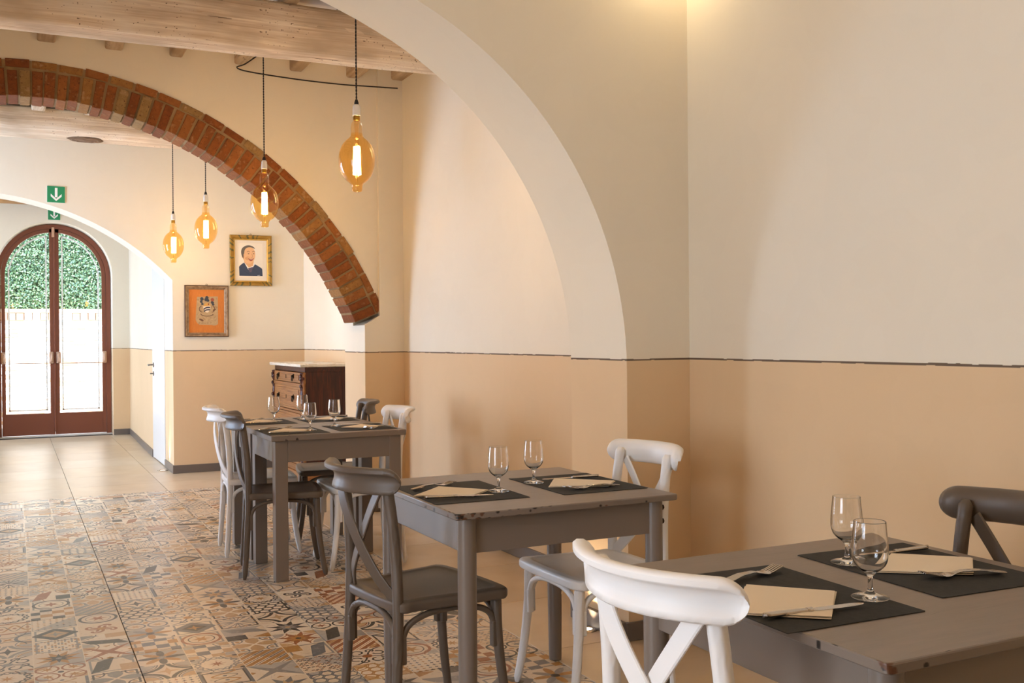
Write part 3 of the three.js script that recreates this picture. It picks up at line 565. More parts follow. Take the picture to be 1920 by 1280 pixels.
{
  const gold = dataTex(256, 64, (u, v) => { const n = fbm(u * 9, v * 2, 9, 2, 201, 4); let c = mixc(hex('#c9993f'), hex('#8f6a25'), n); if (noise(u * 16, v, 16, 1, 205) > 0.6) c = mixc(c, hex('#4e5236'), 0.75); if (v > 0.72) c = mixc(hex('#d8b25a'), hex('#b98f3f'), n); return c; });
  const portrait = canvasTex(512, 640, (c) => {
    c.fillStyle = '#eadfcd'; c.fillRect(0, 0, 512, 640);
    c.fillStyle = '#f1e6d4'; c.fillRect(62, 50, 380, 530);
    c.fillStyle = '#39455c'; c.beginPath(); c.moveTo(70, 560); c.lineTo(66, 420); c.quadraticCurveTo(90, 385, 150, 352); c.lineTo(250, 470); c.lineTo(310, 372); c.quadraticCurveTo(410, 420, 436, 452); c.lineTo(440, 560); c.fill();
    c.fillStyle = '#2c3548'; for (let i = 0; i < 26; i++) { c.fillRect(74 + (i * 53) % 350, 430 + (i * 37) % 120, 26, 3); }
    c.fillStyle = '#f3eee6'; c.beginPath(); c.moveTo(142, 340); c.lineTo(212, 462); c.lineTo(250, 478); c.lineTo(318, 378); c.lineTo(296, 356); c.fill();
    c.fillStyle = '#5c5366'; c.beginPath(); c.moveTo(206, 440); c.lineTo(286, 420); c.lineTo(262, 500); c.lineTo(232, 500); c.fill();
    c.fillStyle = '#e0ad7c'; c.beginPath(); c.moveTo(150, 300); c.lineTo(150, 350); c.lineTo(222, 430); c.lineTo(290, 400); c.lineTo(300, 330); c.fill();
    c.fillStyle = '#e9b988'; c.beginPath(); c.ellipse(226, 232, 100, 138, 0.06, 0, 7); c.fill();
    c.fillStyle = '#dca273'; c.beginPath(); c.ellipse(130, 246, 20, 36, 0, 0, 7); c.fill(); c.beginPath(); c.ellipse(196, 290, 34, 24, 0.3, 0, 7); c.fill();
    c.fillStyle = '#6b5f55'; c.beginPath(); c.moveTo(140, 300); c.lineTo(112, 250); c.quadraticCurveTo(86, 170, 126, 122); c.quadraticCurveTo(190, 66, 262, 88); c.quadraticCurveTo(318, 104, 322, 140); c.quadraticCurveTo(250, 92, 186, 126); c.quadraticCurveTo(150, 150, 152, 210); c.lineTo(140, 226); c.fill();
    c.strokeStyle = '#6a4a35'; c.lineWidth = 7; c.beginPath(); c.arc(216, 202, 26, 3.7, 5.7); c.stroke(); c.beginPath(); c.arc(300, 198, 24, 3.7, 5.6); c.stroke();
    c.fillStyle = '#4a3527'; c.beginPath(); c.ellipse(220, 214, 13, 6, 0, 0, 7); c.fill(); c.beginPath(); c.ellipse(300, 212, 12, 6, 0, 0, 7); c.fill();
    c.strokeStyle = '#c08257'; c.lineWidth = 6; c.beginPath(); c.moveTo(268, 214); c.quadraticCurveTo(292, 256, 280, 268); c.quadraticCurveTo(262, 274, 252, 266); c.stroke();
    c.fillStyle = '#a2543f'; c.beginPath(); c.moveTo(214, 286); c.quadraticCurveTo(262, 300, 304, 280); c.quadraticCurveTo(284, 330, 250, 326); c.quadraticCurveTo(226, 320, 214, 286); c.fill();
    c.fillStyle = '#f6ede2'; c.beginPath(); c.moveTo(226, 292); c.quadraticCurveTo(262, 302, 296, 287); c.quadraticCurveTo(262, 314, 226, 292); c.fill();
    c.strokeStyle = '#c98f63'; c.lineWidth = 4; c.beginPath(); c.arc(206, 292, 34, 4.2, 6); c.stroke();
    c.strokeStyle = '#f1ece2'; c.lineWidth = 4; c.beginPath(); c.moveTo(356, 552); c.lineTo(400, 548); c.stroke();
  }, false);
  const crest = canvasTex(512, 640, (c) => {
    c.fillStyle = '#cc7a30'; c.fillRect(0, 0, 512, 640);
    for (let i = 0; i < 400; i++) { c.fillStyle = `rgba(${hash(i, 1, 5) > 0.5 ? '240,160,80' : '180,95,30'},0.12)`; c.fillRect(hash(i, 2, 5) * 512, hash(i, 3, 5) * 640, 4 + hash(i, 4, 5) * 6, 20 + hash(i, 5, 5) * 60); }
    c.fillStyle = '#b79a72'; c.beginPath(); c.moveTo(120, 110); c.lineTo(418, 100); c.lineTo(420, 510); c.quadraticCurveTo(380, 545, 330, 525); c.lineTo(150, 520); c.quadraticCurveTo(92, 480, 98, 420); c.lineTo(110, 240); c.fill();
    for (let i = 0; i < 160; i++) { c.fillStyle = `rgba(${hash(i, 6, 5) > 0.5 ? '214,186,142' : '112,84,52'},0.22)`; c.beginPath(); c.ellipse(120 + hash(i, 7, 5) * 290, 116 + hash(i, 8, 5) * 390, 4 + hash(i, 9, 5) * 24, 3 + hash(i, 10, 5) * 10, hash(i, 11, 5) * 3, 0, 7); c.fill(); }
    c.fillStyle = '#3c3f46'; for (const [x, y, r] of [[190, 140, 26], [180, 180, 20], [196, 214, 18], [262, 120, 24], [250, 150, 26], [276, 160, 22], [340, 190, 24], [352, 220, 18]]) { c.beginPath(); c.arc(x, y, r, 0, 5); c.fill(); }
    c.fillStyle = '#a3543a'; c.beginPath(); c.arc(340, 150, 26, 0, 7); c.fill();
    c.strokeStyle = '#5a3a26'; c.lineWidth = 9; c.beginPath(); c.ellipse(262, 360, 88, 34, 0, 0, 3.2); c.stroke(); c.beginPath(); c.arc(196, 290, 44, 1.6, 4.4); c.stroke(); c.beginPath(); c.arc(330, 290, 44, -1.2, 1.6); c.stroke();
    c.fillStyle = '#d8a24e'; c.beginPath(); c.moveTo(212, 240); c.quadraticCurveTo(262, 160, 314, 236); c.lineTo(300, 262); c.lineTo(222, 268); c.fill();
    c.fillStyle = '#e3d5bd'; c.beginPath(); c.moveTo(208, 248); c.lineTo(312, 240); c.quadraticCurveTo(316, 320, 262, 344); c.quadraticCurveTo(206, 316, 208, 248); c.fill();
    c.fillStyle = '#34384a'; for (const y of [262, 296]) { c.beginPath(); c.moveTo(212, y + 22); c.quadraticCurveTo(250, y - 14, 308, y - 4); c.lineTo(304, y + 14); c.quadraticCurveTo(250, y + 4, 218, y + 42); c.fill(); }
    c.fillStyle = '#8c3a28'; c.fillRect(276, 206, 16, 26); c.fillStyle = '#6d4a33'; c.beginPath(); c.ellipse(180, 450, 34, 14, 0.4, 0, 7); c.fill(); c.beginPath(); c.ellipse(366, 300, 26, 12, -0.6, 0, 7); c.fill();
  }, false);
  const mk = (label, x, y, w, h, wf, frameMat, tex, rot) => {
    const g = thing('framed_picture', label, 'picture', [x, y, FZ + 0.004]); g.rotation.z = rot;
    part('frame', frameGeo(w, h, [[0, 0], [0, 0.018], [0.006, 0.026], [wf * 0.5, 0.022], [wf * 0.62, 0.016], [wf * 0.7, 0.02], [wf, 0.012], [wf, 0.005]]), frameMat, g);
    part('artwork', new THREE.PlaneGeometry(w - wf * 1.9, h - wf * 1.9).translate(0, 0, 0.008), new THREE.MeshStandardMaterial({ map: tex, roughness: 0.6 }), g);
    part('backing_board', box(-w / 2 + 0.006, w / 2 - 0.006, -h / 2 + 0.006, h / 2 - 0.006, 0, 0.006), new THREE.MeshStandardMaterial({ color: '#6b5136', roughness: 0.9 }), g);
    part('hanging_ring', new THREE.TorusGeometry(0.007, 0.002, 8, 16).translate(0, h / 2 + 0.006, 0.01), new THREE.MeshStandardMaterial({ color: '#6b5a35', metalness: 0.8, roughness: 0.4 }), g);
    return g;
  };
  mk('gilt framed watercolour portrait of a smiling man in dark sweater on far wall', 2.119, 2.06, 0.41, 0.5, 0.05, new THREE.MeshStandardMaterial({ map: gold, roughness: 0.42, metalness: 0.35 }), portrait, 0.004);
  const silver = dataTex(256, 64, (u, v) => { const n = fbm(u * 14, v * 3, 14, 3, 231, 4); let c = mixc(hex('#c0a585'), hex('#7b5f44'), n); if (v < 0.3 || v > 0.9) c = hex('#5e3f28'); return c; });
  mk('silvered wooden frame with faded coat of arms on an orange mount', 1.689, 1.558, 0.415, 0.5, 0.042, new THREE.MeshStandardMaterial({ map: silver, roughness: 0.38, metalness: 0.4 }), crest, -0.004);
}

// ---------- pendant lamps ----------
const lampWarm = new THREE.Color().setRGB(1.0, 0.6, 0.25);
{
  const blackMat = new THREE.MeshStandardMaterial({ color: '#1c1714', roughness: 0.7 }), porcelain = new THREE.MeshPhysicalMaterial({ color: '#ece4d8', roughness: 0.25, clearcoat: 0.5 });
  const brass = new THREE.MeshStandardMaterial({ color: '#b58a3c', roughness: 0.3, metalness: 1 });
  const amber = new THREE.MeshPhysicalMaterial({ color: new THREE.Color().setRGB(1.0, 0.79, 0.42), transmission: 1, thickness: 0, roughness: 0.03, ior: 1.5, emissive: new THREE.Color().setRGB(1.0, 0.55, 0.12), emissiveIntensity: 0.07 });
  const clear = new THREE.MeshPhysicalMaterial({ color: new THREE.Color().setRGB(1, 0.9, 0.72), transmission: 1, thickness: 0, roughness: 0.02, ior: 1.5 });
  const hot = new THREE.MeshStandardMaterial({ color: '#fff2d8', emissive: new THREE.Color().setRGB(1.0, 0.78, 0.45), emissiveIntensity: 22 });
  const prof = [[0.001, 0], [0.018, 0.001], [0.025, 0.008], [0.0265, 0.03], [0.034, 0.042], [0.056, 0.06], [0.075, 0.088], [0.087, 0.124], [0.09, 0.158], [0.086, 0.195], [0.074, 0.228], [0.056, 0.252], [0.038, 0.268], [0.0305, 0.278], [0.029, 0.29]];
  const neck = [[0.029, 0.29], [0.029, 0.325], [0.024, 0.343], [0.017, 0.352]];
  const smooth = (p, n) => { const c = new THREE.SplineCurve(p.map(([r, y]) => new THREE.Vector2(r, y))); return c.getPoints(n).map((q) => [Math.max(0.0005, q.x), q.y]); };
  const bulbGeo = lathe(smooth(prof, 60), 48), neckGeo = lathe(smooth(neck, 14), 40);
  const filGeo = tube([V(0, 0.085, 0), V(0, 0.225, 0)], 0.005, { n: 2, seg: 8, up: V(1, 0, 0), ends: false });
  const stemGeo = lathe([[0.001, 0.225], [0.012, 0.24], [0.009, 0.29], [0.013, 0.35]], 20), tipGeo = tube([V(0, 0.03, 0), V(0, 0.09, 0)], 0.002, { n: 2, seg: 6, up: V(1, 0, 0) });
  const cordLine = (x, y0, y1, z) => { const a = [], n = Math.round((y1 - y0) / 0.006); for (const ph of [0, Math.PI]) a.push(new THREE.TubeGeometry(new THREE.CatmullRomCurve3(Array.from({ length: n + 1 }, (_, i) => V(x + 0.0022 * Math.cos(i * 1.1 + ph), y0 + (y1 - y0) * i / n, z + 0.0022 * Math.sin(i * 1.1 + ph)))), n * 2, 0.0024, 5)); return merge(a); };
  const specs = [
    [1.538, 2.002, -4.809, 0, 'large amber filament bulb hanging nearest, right of the brick arch', 'near'],
    [1.472, 2.003, -6.556, 0.2, 'amber filament bulb hanging in front of the brick arch curve'],
    [1.399, 2.010, -8.326, 0.5, 'amber filament bulb hanging behind the brick arch, left of the gilt portrait'],
    [0.0, 2.05, -1.2, 0.4, 'added amber filament bulb for fill light, out of frame at left in the near bay'],  // added fill lamp, unseen: brightens the pier front and near wall
    [-0.95, 2.003, -5.7, 0.1, 'added amber filament bulb for fill light, out of frame at left in the middle bay'],  // added unseen lamp that lights the brick arch wall and beam
    [1.3, 2.003, 0.7, 0.7, 'added amber filament bulb for fill light, behind the camera'],  // added unseen lamp, warm fill for the near bay
    [1.286, 1.966, -9.332, 0.9, 'smallest, farthest amber filament bulb beside the passage arch edge'],
  ];
  for (const [x, y, z, rot, label] of specs) {
    const g = thing('pendant_lamp', label, 'lamp', [x, y, z], rot, 'amber pendant bulbs in a row');
    const top = z < -9 ? 3.2 : 3.2;
    part('cord', cordLine(0, 0.45, top - y, 0), blackMat, g);
    part('cord_grip', lathe([[0.0005, 0.432], [0.011, 0.432], [0.0105, 0.444], [0.006, 0.458], [0.0005, 0.459]], 20), blackMat, g);
    part('socket', lathe([[0.0005, 0.376], [0.019, 0.376], [0.0195, 0.38], [0.0195, 0.408], [0.018, 0.411], [0.0185, 0.414], [0.018, 0.424], [0.0135, 0.433], [0.0005, 0.435]], 32), porcelain, g);
    part('screw_cap', lathe([[0.0005, 0.352], [0.0165, 0.352], [0.0175, 0.356], [0.0165, 0.36], [0.0175, 0.364], [0.0165, 0.368], [0.017, 0.376], [0.0005, 0.3765]], 28), brass, g);
    const b = part('bulb_glass', bulbGeo, amber, g);
    part('bulb_neck', neckGeo, clear, g);
    part('bulb_stem', stemGeo, clear, b); part('support_wire', tipGeo, brass, b);
    for (let k = 0; k < 6; k++) { const f = part('filament', filGeo, hot, b); f.position.set(0.018 * Math.cos(k * Math.PI / 3 + 0.3), 0, 0.018 * Math.sin(k * Math.PI / 3 + 0.3)); f.rotation.set(0.03 * Math.sin(k * 2), 0, 0.03 * Math.cos(k)); }
    const l = new THREE.PointLight(lampWarm, 1.7); l.position.set(0, 0.155, 0); l.castShadow = true; l.shadow.radius = 1.2; g.add(l); l.name = 'filament_light';
  }
  // loose cable tied along the joist ends
  const pts = [V(1.5, 3.185, -6.75), V(1.44, 3.165, -7.0), V(1.405, 3.16, -7.08), V(1.43, 3.15, -7.085), V(1.78, 3.125, -7.08), V(2.17, 3.12, -7.075), V(2.3, 3.125, -7.075), V(2.58, 3.135, -7.07)];
  tag(part('electric_cable', new THREE.TubeGeometry(new THREE.CatmullRomCurve3(pts), 90, 0.0045, 6), blackMat), 'thin black twisted cable strung along the joist ends under the ceiling', 'cable');
}
// small wall sconce above the frame whose yellow wash falls down the near arch face
{
  const g = thing('wall_sconce', 'small plaster wall sconce high on the near arch face, above the frame', 'lamp', [2.42, 3.03, -3.545]);
  part('shade', sweep([V(-0.1, 0, 0), V(0, 0, 0), V(0.1, 0, 0)], () => [[0, -0.06], [0.09, -0.02], [0.1, 0.06], [0.09, 0.06], [0.08, -0.012], [0, -0.05]], { n: 8, up: V(0, 1, 0), crease: 0.5 }), new THREE.MeshStandardMaterial({ color: '#e9dfd0', roughness: 0.8 }), g);
  part('bulb', new THREE.SphereGeometry(0.02, 16, 12).translate(0, -0.085, 0.1), new THREE.MeshStandardMaterial({ color: '#fff0d0', emissive: new THREE.Color().setRGB(1, 0.8, 0.48), emissiveIntensity: 5 }), g);
  const l = new THREE.PointLight(new THREE.Color().setRGB(1, 0.8, 0.48), 0.3); l.position.set(0, -0.085, 0.1); l.castShadow = true; l.name = 'sconce_light'; g.add(l);
}
// ---------- floor uplights ----------
{
  const steel = new THREE.MeshStandardMaterial({ color: '#b9aa98', roughness: 0.25, metalness: 1 });
  const lens = new THREE.MeshStandardMaterial({ color: '#fff6e6', emissive: new THREE.Color().setRGB(1, 0.86, 0.66), emissiveIntensity: 4 });
  const mk = (label, x, z, p, tx, tz) => {
    const g = thing('floor_uplight', label, 'light', [x, 0, z], 0, 'round floor spotlights');
    part('trim_ring', lathe([[0.03, -0.002], [0.03, 0.0045], [0.036, 0.006], [0.05, 0.0045], [0.054, 0.0005], [0.054, -0.004]], 40), steel, g);
    part('lens', lathe([[0.0005, 0.003], [0.02, 0.0026], [0.03, 0.001], [0.03, -0.003], [0.0005, -0.003]], 32), lens, g);
    const s = new THREE.SpotLight(new THREE.Color().setRGB(1, 0.8, 0.55), p, 0, 0.62, 0.8); s.position.set(0, 0.012, 0); s.target.position.set(tx, 1.6, tz); s.castShadow = true; s.shadow.radius = 1; g.add(s, s.target); s.name = 'uplight_beam';
  };
  mk('round steel floor uplight with glowing lens beside the near pier', 2.225, -3.78, 1.6, 0.18, 0.0);
  mk('small bright floor uplight at the foot of the passage jamb', 1.307, -10.36, 0.8, 0.15, 0.0);
}

// ---------- furniture ----------
const taupe = '#75685e';
const greyPlastic = new THREE.MeshPhysicalMaterial({ color: '#625549', roughness: 0.42, specularIntensity: 0.9 });
const whitePlastic = new THREE.MeshPhysicalMaterial({ color: '#eeeae6', roughness: 0.42, specularIntensity: 0.9 });
// one cross-back chair, front towards +z
const seatGeo = (() => {
  const S = new THREE.Shape(); const q = [[-0.165, -0.2], [0.165, -0.2], [0.19, -0.12], [0.217, 0.12], [0.19, 0.2], [-0.19, 0.2], [-0.217, 0.12], [-0.19, -0.12]];
  const c = new THREE.CatmullRomCurve3(q.map(([x, z]) => V(x, 0, z)), true, 'catmullrom', 0.42), m = 72, out = c.getSpacedPoints(m).slice(0, m);
  const rings = [[0.02, -0.007], [0.35, -0.0075], [0.62, -0.0065], [0.76, -0.004], [0.82, -0.0015], [0.845, 0.0012], [0.87, 0.0005], [0.95, 0], [0.98, -0.002], [0.996, -0.007], [1, -0.013], [1, -0.026], [0.99, -0.032], [0.97, -0.035], [0.6, -0.036], [0.02, -0.036]];
  const pos = [], uv = [], idx = [];
  rings.forEach(([s, y]) => out.forEach((p) => { pos.push(p.x * s, 0.455 + y, p.z * s); uv.push(p.x * s * 2, p.z * s * 2); }));
  for (let i = 0; i < rings.length - 1; i++) for (let k = 0; k < m; k++) { const a = i * m + k, b = i * m + (k + 1) % m; idx.push(a, b, a + m, b, b + m, a + m); }
  const g = new THREE.BufferGeometry(); g.setAttribute('position', new THREE.Float32BufferAttribute(pos, 3)); g.setAttribute('uv', new THREE.Float32BufferAttribute(uv, 2)); g.setIndex(idx.reverse()); g.computeVertexNormals(); return g;
})();
const railGeo = (() => { // curled top rail, hollow at the back, rounded at both ends
  const L = 0.218, path = []; for (let i = -12; i <= 12; i++) { const q = i / 12; path.push(V(q * L, 0.832, -0.297 + 0.097 * q * q)); }
  const prof = [[0.032, 0.028], [0.032, 0.037], [0.024, 0.0435], [0.011, 0.0435], [-0.001, 0.037], [-0.0105, 0.024], [-0.014, 0.008], [-0.014, -0.01], [-0.01, -0.026], [-0.003, -0.037], [0.004, -0.041], [0.0085, -0.037], [0.006, -0.026], [0.001, -0.012], [0.0, 0.002], [0.005, 0.014], [0.014, 0.0205], [0.024, 0.0225]];
  const len = 0.466, cap = 0.041, ts = [];
  for (let i = 0; i <= 16; i++) ts.push((1 - Math.cos(i / 16 * Math.PI / 2)) * cap / len);
  for (let i = 1; i < 40; i++) ts.push(cap / len + (1 - 2 * cap / len) * i / 40);
  for (let i = 16; i >= 0; i--) ts.push(1 - (1 - Math.cos(i / 16 * Math.PI / 2)) * cap / len);
  return sweep(path, (t) => {
    const d = Math.min(t, 1 - t) * len, e = d < cap ? Math.sqrt(Math.max(0, 1 - Math.pow(1 - d / cap, 2))) : 1, k = Math.max(0.04, e);
    return prof.map(([a, b]) => [-(a * (0.35 + 0.65 * k) + 0.012 * (1 - k)), b * k]);
  }, { ts, up: V(0, 1, 0), crease: 1.3 });
})();
const postGeo = (s) => tube([V(s * 0.182, 0.0, -0.214), V(s * 0.175, 0.2, -0.2), V(s * 0.168, 0.42, -0.19), V(s * 0.16, 0.6, -0.193), V(s * 0.154, 0.74, -0.206), V(s * 0.151, 0.848, -0.222)], (t) => 0.0145 + 0.0035 * Math.sin(Math.min(1, t * 1.5) * Math.PI * 0.5), { n: 36, seg: 16 });
const frontLegGeo = (s) => tube([V(s * 0.2, 0.0, 0.212), V(s * 0.189, 0.14, 0.188), V(s * 0.181, 0.3, 0.172), V(s * 0.179, 0.425, 0.168)], (t) => 0.0145 + 0.004 * t, { n: 24, seg: 16 });
const slatGeo = (s) => sweep([V(s * 0.138, 0.806, -0.236), V(s * 0.088, 0.738, -0.244 - 0.004 * s), V(0, 0.632, -0.238 - 0.007 * s), V(-s * 0.09, 0.525, -0.218 - 0.004 * s), V(-s * 0.15, 0.445, -0.182)], (t) => [[-0.019, -0.004], [0.019, -0.004], [0.021, -0.001], [0.021, 0.002], [0.018, 0.0045], [-0.018, 0.0045], [-0.021, 0.002], [-0.021, -0.001]], { n: 28, up: V(0, 0.25, -1), crease: 0.6 });
const braceGeo = (A, B, ax, az) => { // bent stretcher between two legs, rising under the seat
  const m = A.clone().add(B).multiplyScalar(0.5), at = (p, y, k) => V(p.x + (m.x - p.x) * k, y, p.z + (m.z - p.z) * k);
  const bend = tube([at(A, 0.285, 0.07), at(A, 0.33, 0.08), at(A, 0.375, 0.19), at(A, 0.402, 0.5), at(A, 0.41, 1), at(B, 0.402, 0.5), at(B, 0.375, 0.19), at(B, 0.33, 0.08), at(B, 0.285, 0.07)], 0.0105, { n: 48, seg: 10, up: V(ax, 0, az) });
  const sl = []; for (const p of [A, B]) { const q = at(p, 0, 0.08); sl.push(rbox(q.x - 0.0115, q.x + 0.0115, 0.26, 0.345, q.z - 0.0115, q.z + 0.0115, 0.004)); }
  return merge([bend, ...sl]);
};
const CH = {
  rail: railGeo, seat: seatGeo, posts: [postGeo(-1), postGeo(1)], legs: [frontLegGeo(-1), frontLegGeo(1)], slats: [slatGeo(-1), slatGeo(1)],
  braces: [braceGeo(V(-0.172, 0, -0.194), V(0.172, 0, -0.194), 0, 1), braceGeo(V(-0.182, 0, 0.173), V(0.182, 0, 0.173), 0, 1), braceGeo(V(-0.172, 0, -0.194), V(-0.182, 0, 0.173), 1, 0), braceGeo(V(0.172, 0, -0.194), V(0.182, 0, 0.173), 1, 0)],
};
function chair(mat, label, [x, z], turn, group) {
  const g = thing('cross_back_chair', label, 'chair', [x, 0, z], turn, group);
  part('seat', CH.seat, mat, g); part('top_rail', CH.rail, mat, g);
  CH.posts.forEach((p) => part('rear_post', p, mat, g)); CH.legs.forEach((p) => part('front_leg', p, mat, g));
  CH.slats.forEach((p) => part('back_slat', p, mat, g)); CH.braces.forEach((p) => part('leg_brace', p, mat, g));
  return g;
}
const D = Math.PI / 180;
// turn: +90 faces +x, -90 faces -x
const greyChair = chair(greyPlastic, 'grey cross-back chair at the middle table, its whole back turned to us', [1.226, -3.143], 98.5 * D, 'grey cross-back chairs');
copy(greyChair, [1.332, 0, -5.553], 99.5 * D, 'grey cross-back chair at near left of the far double table', 'grey cross-back chairs');
copy(greyChair, [1.83, 0, -6.36], -79 * D, 'grey cross-back chair at the far table, in front of the old chest', 'grey cross-back chairs');
copy(greyChair, [1.963, 0, -1.638], -90 * D, 'grey cross-back chair cut by the right frame edge, beyond the nearest table', 'grey cross-back chairs');
const whiteChair = chair(whitePlastic, 'large white cross-back chair in the foreground, at the nearest table', [1.256, -1.542], 96.1 * D, 'white cross-back chairs');
copy(whiteChair, [1.339, 0, -6.184], 94 * D, 'white cross-back chair at far left, behind the grey one at the double table', 'white cross-back chairs');
copy(whiteChair, [1.78, 0, -5.584], -88 * D, 'white cross-back chair at the right side of the far double table', 'white cross-back chairs');
copy(whiteChair, [1.877, 0, -3.13], -91 * D, 'white cross-back chair at the middle table, against the plaster pier', 'white cross-back chairs');

// tables
const tableTop = (s, chips) => canvasTex(1024, 1024, (c) => {
  c.fillStyle = '#7b6e63'; c.fillRect(0, 0, 1024, 1024);
  for (let i = 0; i < 900; i++) { c.fillStyle = `rgba(${hash(i, 1, s) > 0.5 ? '140,127,115' : '106,94,84'},0.10)`; c.beginPath(); c.ellipse(hash(i, 2, s) * 1024, 100 + hash(i, 3, s) * 924, 20 + hash(i, 4, s) * 90, 2 + hash(i, 5, s) * 10, 0.1 * (hash(i, 6, s) - 0.5), 0, 7); c.fill(); }
  for (let i = 0; i < 14; i++) { c.strokeStyle = 'rgba(60,48,40,0.35)'; c.lineWidth = 1.5; c.beginPath(); const x = hash(i, 7, s) * 1000, y = 120 + hash(i, 8, s) * 880; c.moveTo(x, y); c.lineTo(x + 40 * hash(i, 9, s), y + 6); c.stroke(); }
  
  for (let i = 0; i < chips; i++) { c.fillStyle = hash(i, 12, s) > 0.25 ? '#1d1611' : '#5c3a26'; const corner = hash(i, 13, s) < 0.6, g = (hash(i, 10, s) + hash(i, 16, s) - 1); const x = (corner ? 0.25 + g * g * g * 0.16 : hash(i, 10, s)) * 1024, m = corner ? 1 : 0.45; c.beginPath(); c.ellipse(x, 8 + hash(i, 11, s) * 60, (0.6 + hash(i, 14, s) * 2.2) * m + 0.4, (2 + hash(i, 15, s) * 9) * m + 1, 0, 0, 7); c.fill(); }
});
const satin = (map, color) => new THREE.MeshPhysicalMaterial({ map, color: color ?? '#ffffff', roughness: 0.34 });
const legPaint = new THREE.MeshPhysicalMaterial({ color: '#7b6e63', roughness: 0.34 });
function table(label, [x, z], w, d, h, t, kind, mat, group) {
  const g = thing('dining_table', label, 'table', [x, 0, z], 0, group);
  const top = part('tabletop', slab(w, d, t, kind === 'square' ? 0.006 : 0.012, 0.004).translate(0, h, 0), mat, g);
  if (kind === 'square') {
    const a = 0.024, L = 0.068, ah = 0.115;
    for (const sx of [-1, 1]) for (const sz of [-1, 1]) { const cx = sx * (w / 2 - a - L / 2), cz = sz * (d / 2 - a - L / 2); part('leg', rbox(cx - L / 2, cx + L / 2, 0, h - t, cz - L / 2, cz + L / 2, 0.004), legPaint, g); }
    for (const s of [-1, 1]) { part('apron', rbox(-w / 2 + a + L, w / 2 - a - L, h - t - ah, h - t, s * (d / 2 - a - 0.012) - 0.012, s * (d / 2 - a - 0.012) + 0.012, 0.002), legPaint, g); part('apron', rbox(s * (w / 2 - a - 0.012) - 0.012, s * (w / 2 - a - 0.012) + 0.012, h - t - ah, h - t, -d / 2 + a + L, d / 2 - a - L, 0.002), legPaint, g); }
  } else {
    const a = 0.03, R = 0.029, ah = 0.112;
    const lg = lathe([[0.0005, 0], [0.024, 0], [0.025, 0.004], [R, 0.3], [R, h - t]], 28);
    for (const sx of [-1, 1]) for (const sz of [-1, 1]) { const l = part('leg', lg, legPaint, g); l.position.set(sx * (w / 2 - a - R), 0, sz * (d / 2 - a - R)); }
    for (const s of [-1, 1]) { part('apron', rbox(-w / 2 + a + R, w / 2 - a - R, h - t - ah, h - t, s * (d / 2 - a - R) - 0.012, s * (d / 2 - a - R) + 0.012, 0.003), legPaint, g); part('apron', rbox(s * (w / 2 - a - R) - 0.012, s * (w / 2 - a - R) + 0.012, h - t - ah, h - t, -d / 2 + a + R, d / 2 - a - R, 0.003), legPaint, g); }
    const bolt = merge([new THREE.CylinderGeometry(0.009, 0.009, 0.008, 6), new THREE.CylinderGeometry(0.012, 0.012, 0.002, 20).translate(0, -0.004, 0)]).rotateZ(-Math.PI / 2);
    for (const y of [h - t - 0.03, h - t - 0.076]) { const b = part('bolt', bolt, new THREE.MeshStandardMaterial({ color: '#241b15', roughness: 0.5, metalness: 0.7 }), g); b.position.set(w / 2 - a + 0.004, y, d / 2 - a - R); }
  }
  return g;
}
table('nearest grey painted table at right, with scuffed edges and two settings', [1.628, -1.552], 0.785, 0.785, 0.75, 0.02, 'round', satin(tableTop(3, 26)), 'grey painted dining tables');
table('middle grey painted table with chipped corner and bolted round legs', [1.572, -3.143], 0.80, 0.81, 0.75, 0.02, 'round', satin(tableTop(5, 90)), 'grey painted dining tables');
table('front grey square-legged table of the far pair, nearer to us', [1.573, -5.543], 0.745, 0.61, 0.772, 0.03, 'square', satin(tableTop(7, 6)), 'grey painted dining tables');
table('rear grey square-legged table of the far pair, next to the chest', [1.573, -6.155], 0.745, 0.61, 0.772, 0.03, 'square', satin(tableTop(9, 6)), 'grey painted dining tables');

// table settings
const matTex = dataTex(128, 128, (u, v) => grey(40 + 12 * (noise(u * 64, v * 64, 64, 64, 301) - 0.5) + 6 * (noise(u * 30, v * 4, 30, 4, 303) - 0.5)));
const matMat = new THREE.MeshStandardMaterial({ map: matTex, roughness: 0.82, color: '#f2efe8' });
const napMat = new THREE.MeshStandardMaterial({ color: '#e8d7bd', roughness: 0.9, bumpMap: plasterBump, bumpScale: 0.0006 });
const steelMat = new THREE.MeshStandardMaterial({ color: '#c9c2ba', roughness: 0.22, metalness: 1 });
const glassMat = new THREE.MeshPhysicalMaterial({ color: '#ffffff', transmission: 1, thickness: 0.004, roughness: 0.0, ior: 1.48 });
const placematGeo = (w, d) => slab(w, d, 0.0012, 0.003, 0.0003).translate(0, 0.0014, 0);
const glassGeo = (() => {
  const outer = [[0.0005, 0], [0.028, 0.0], [0.0322, 0.001], [0.0326, 0.0028], [0.026, 0.0055], [0.0125, 0.009], [0.006, 0.0145], [0.0043, 0.022], [0.0042, 0.036], [0.0056, 0.044], [0.0105, 0.0505], [0.0195, 0.0575], [0.0272, 0.067], [0.0312, 0.079], [0.0322, 0.092], [0.0315, 0.111], [0.0296, 0.132], [0.0282, 0.1495], [0.0279, 0.1515]];
  const inner = [[0.0271, 0.1517], [0.0269, 0.1495], [0.0282, 0.132], [0.03, 0.111], [0.0307, 0.092], [0.0297, 0.0795], [0.0256, 0.0682], [0.0182, 0.0595], [0.009, 0.0545], [0.0005, 0.053]];
  const sm = (p, n) => new THREE.SplineCurve(p.map(([r, y]) => new THREE.Vector2(r, y))).getPoints(n).map((q) => [Math.max(0.0003, q.x), q.y]);
  return lathe([...sm(outer, 64), ...sm(inner, 40)].map(([r, y]) => [r * 1.1, y]), 56);
})();
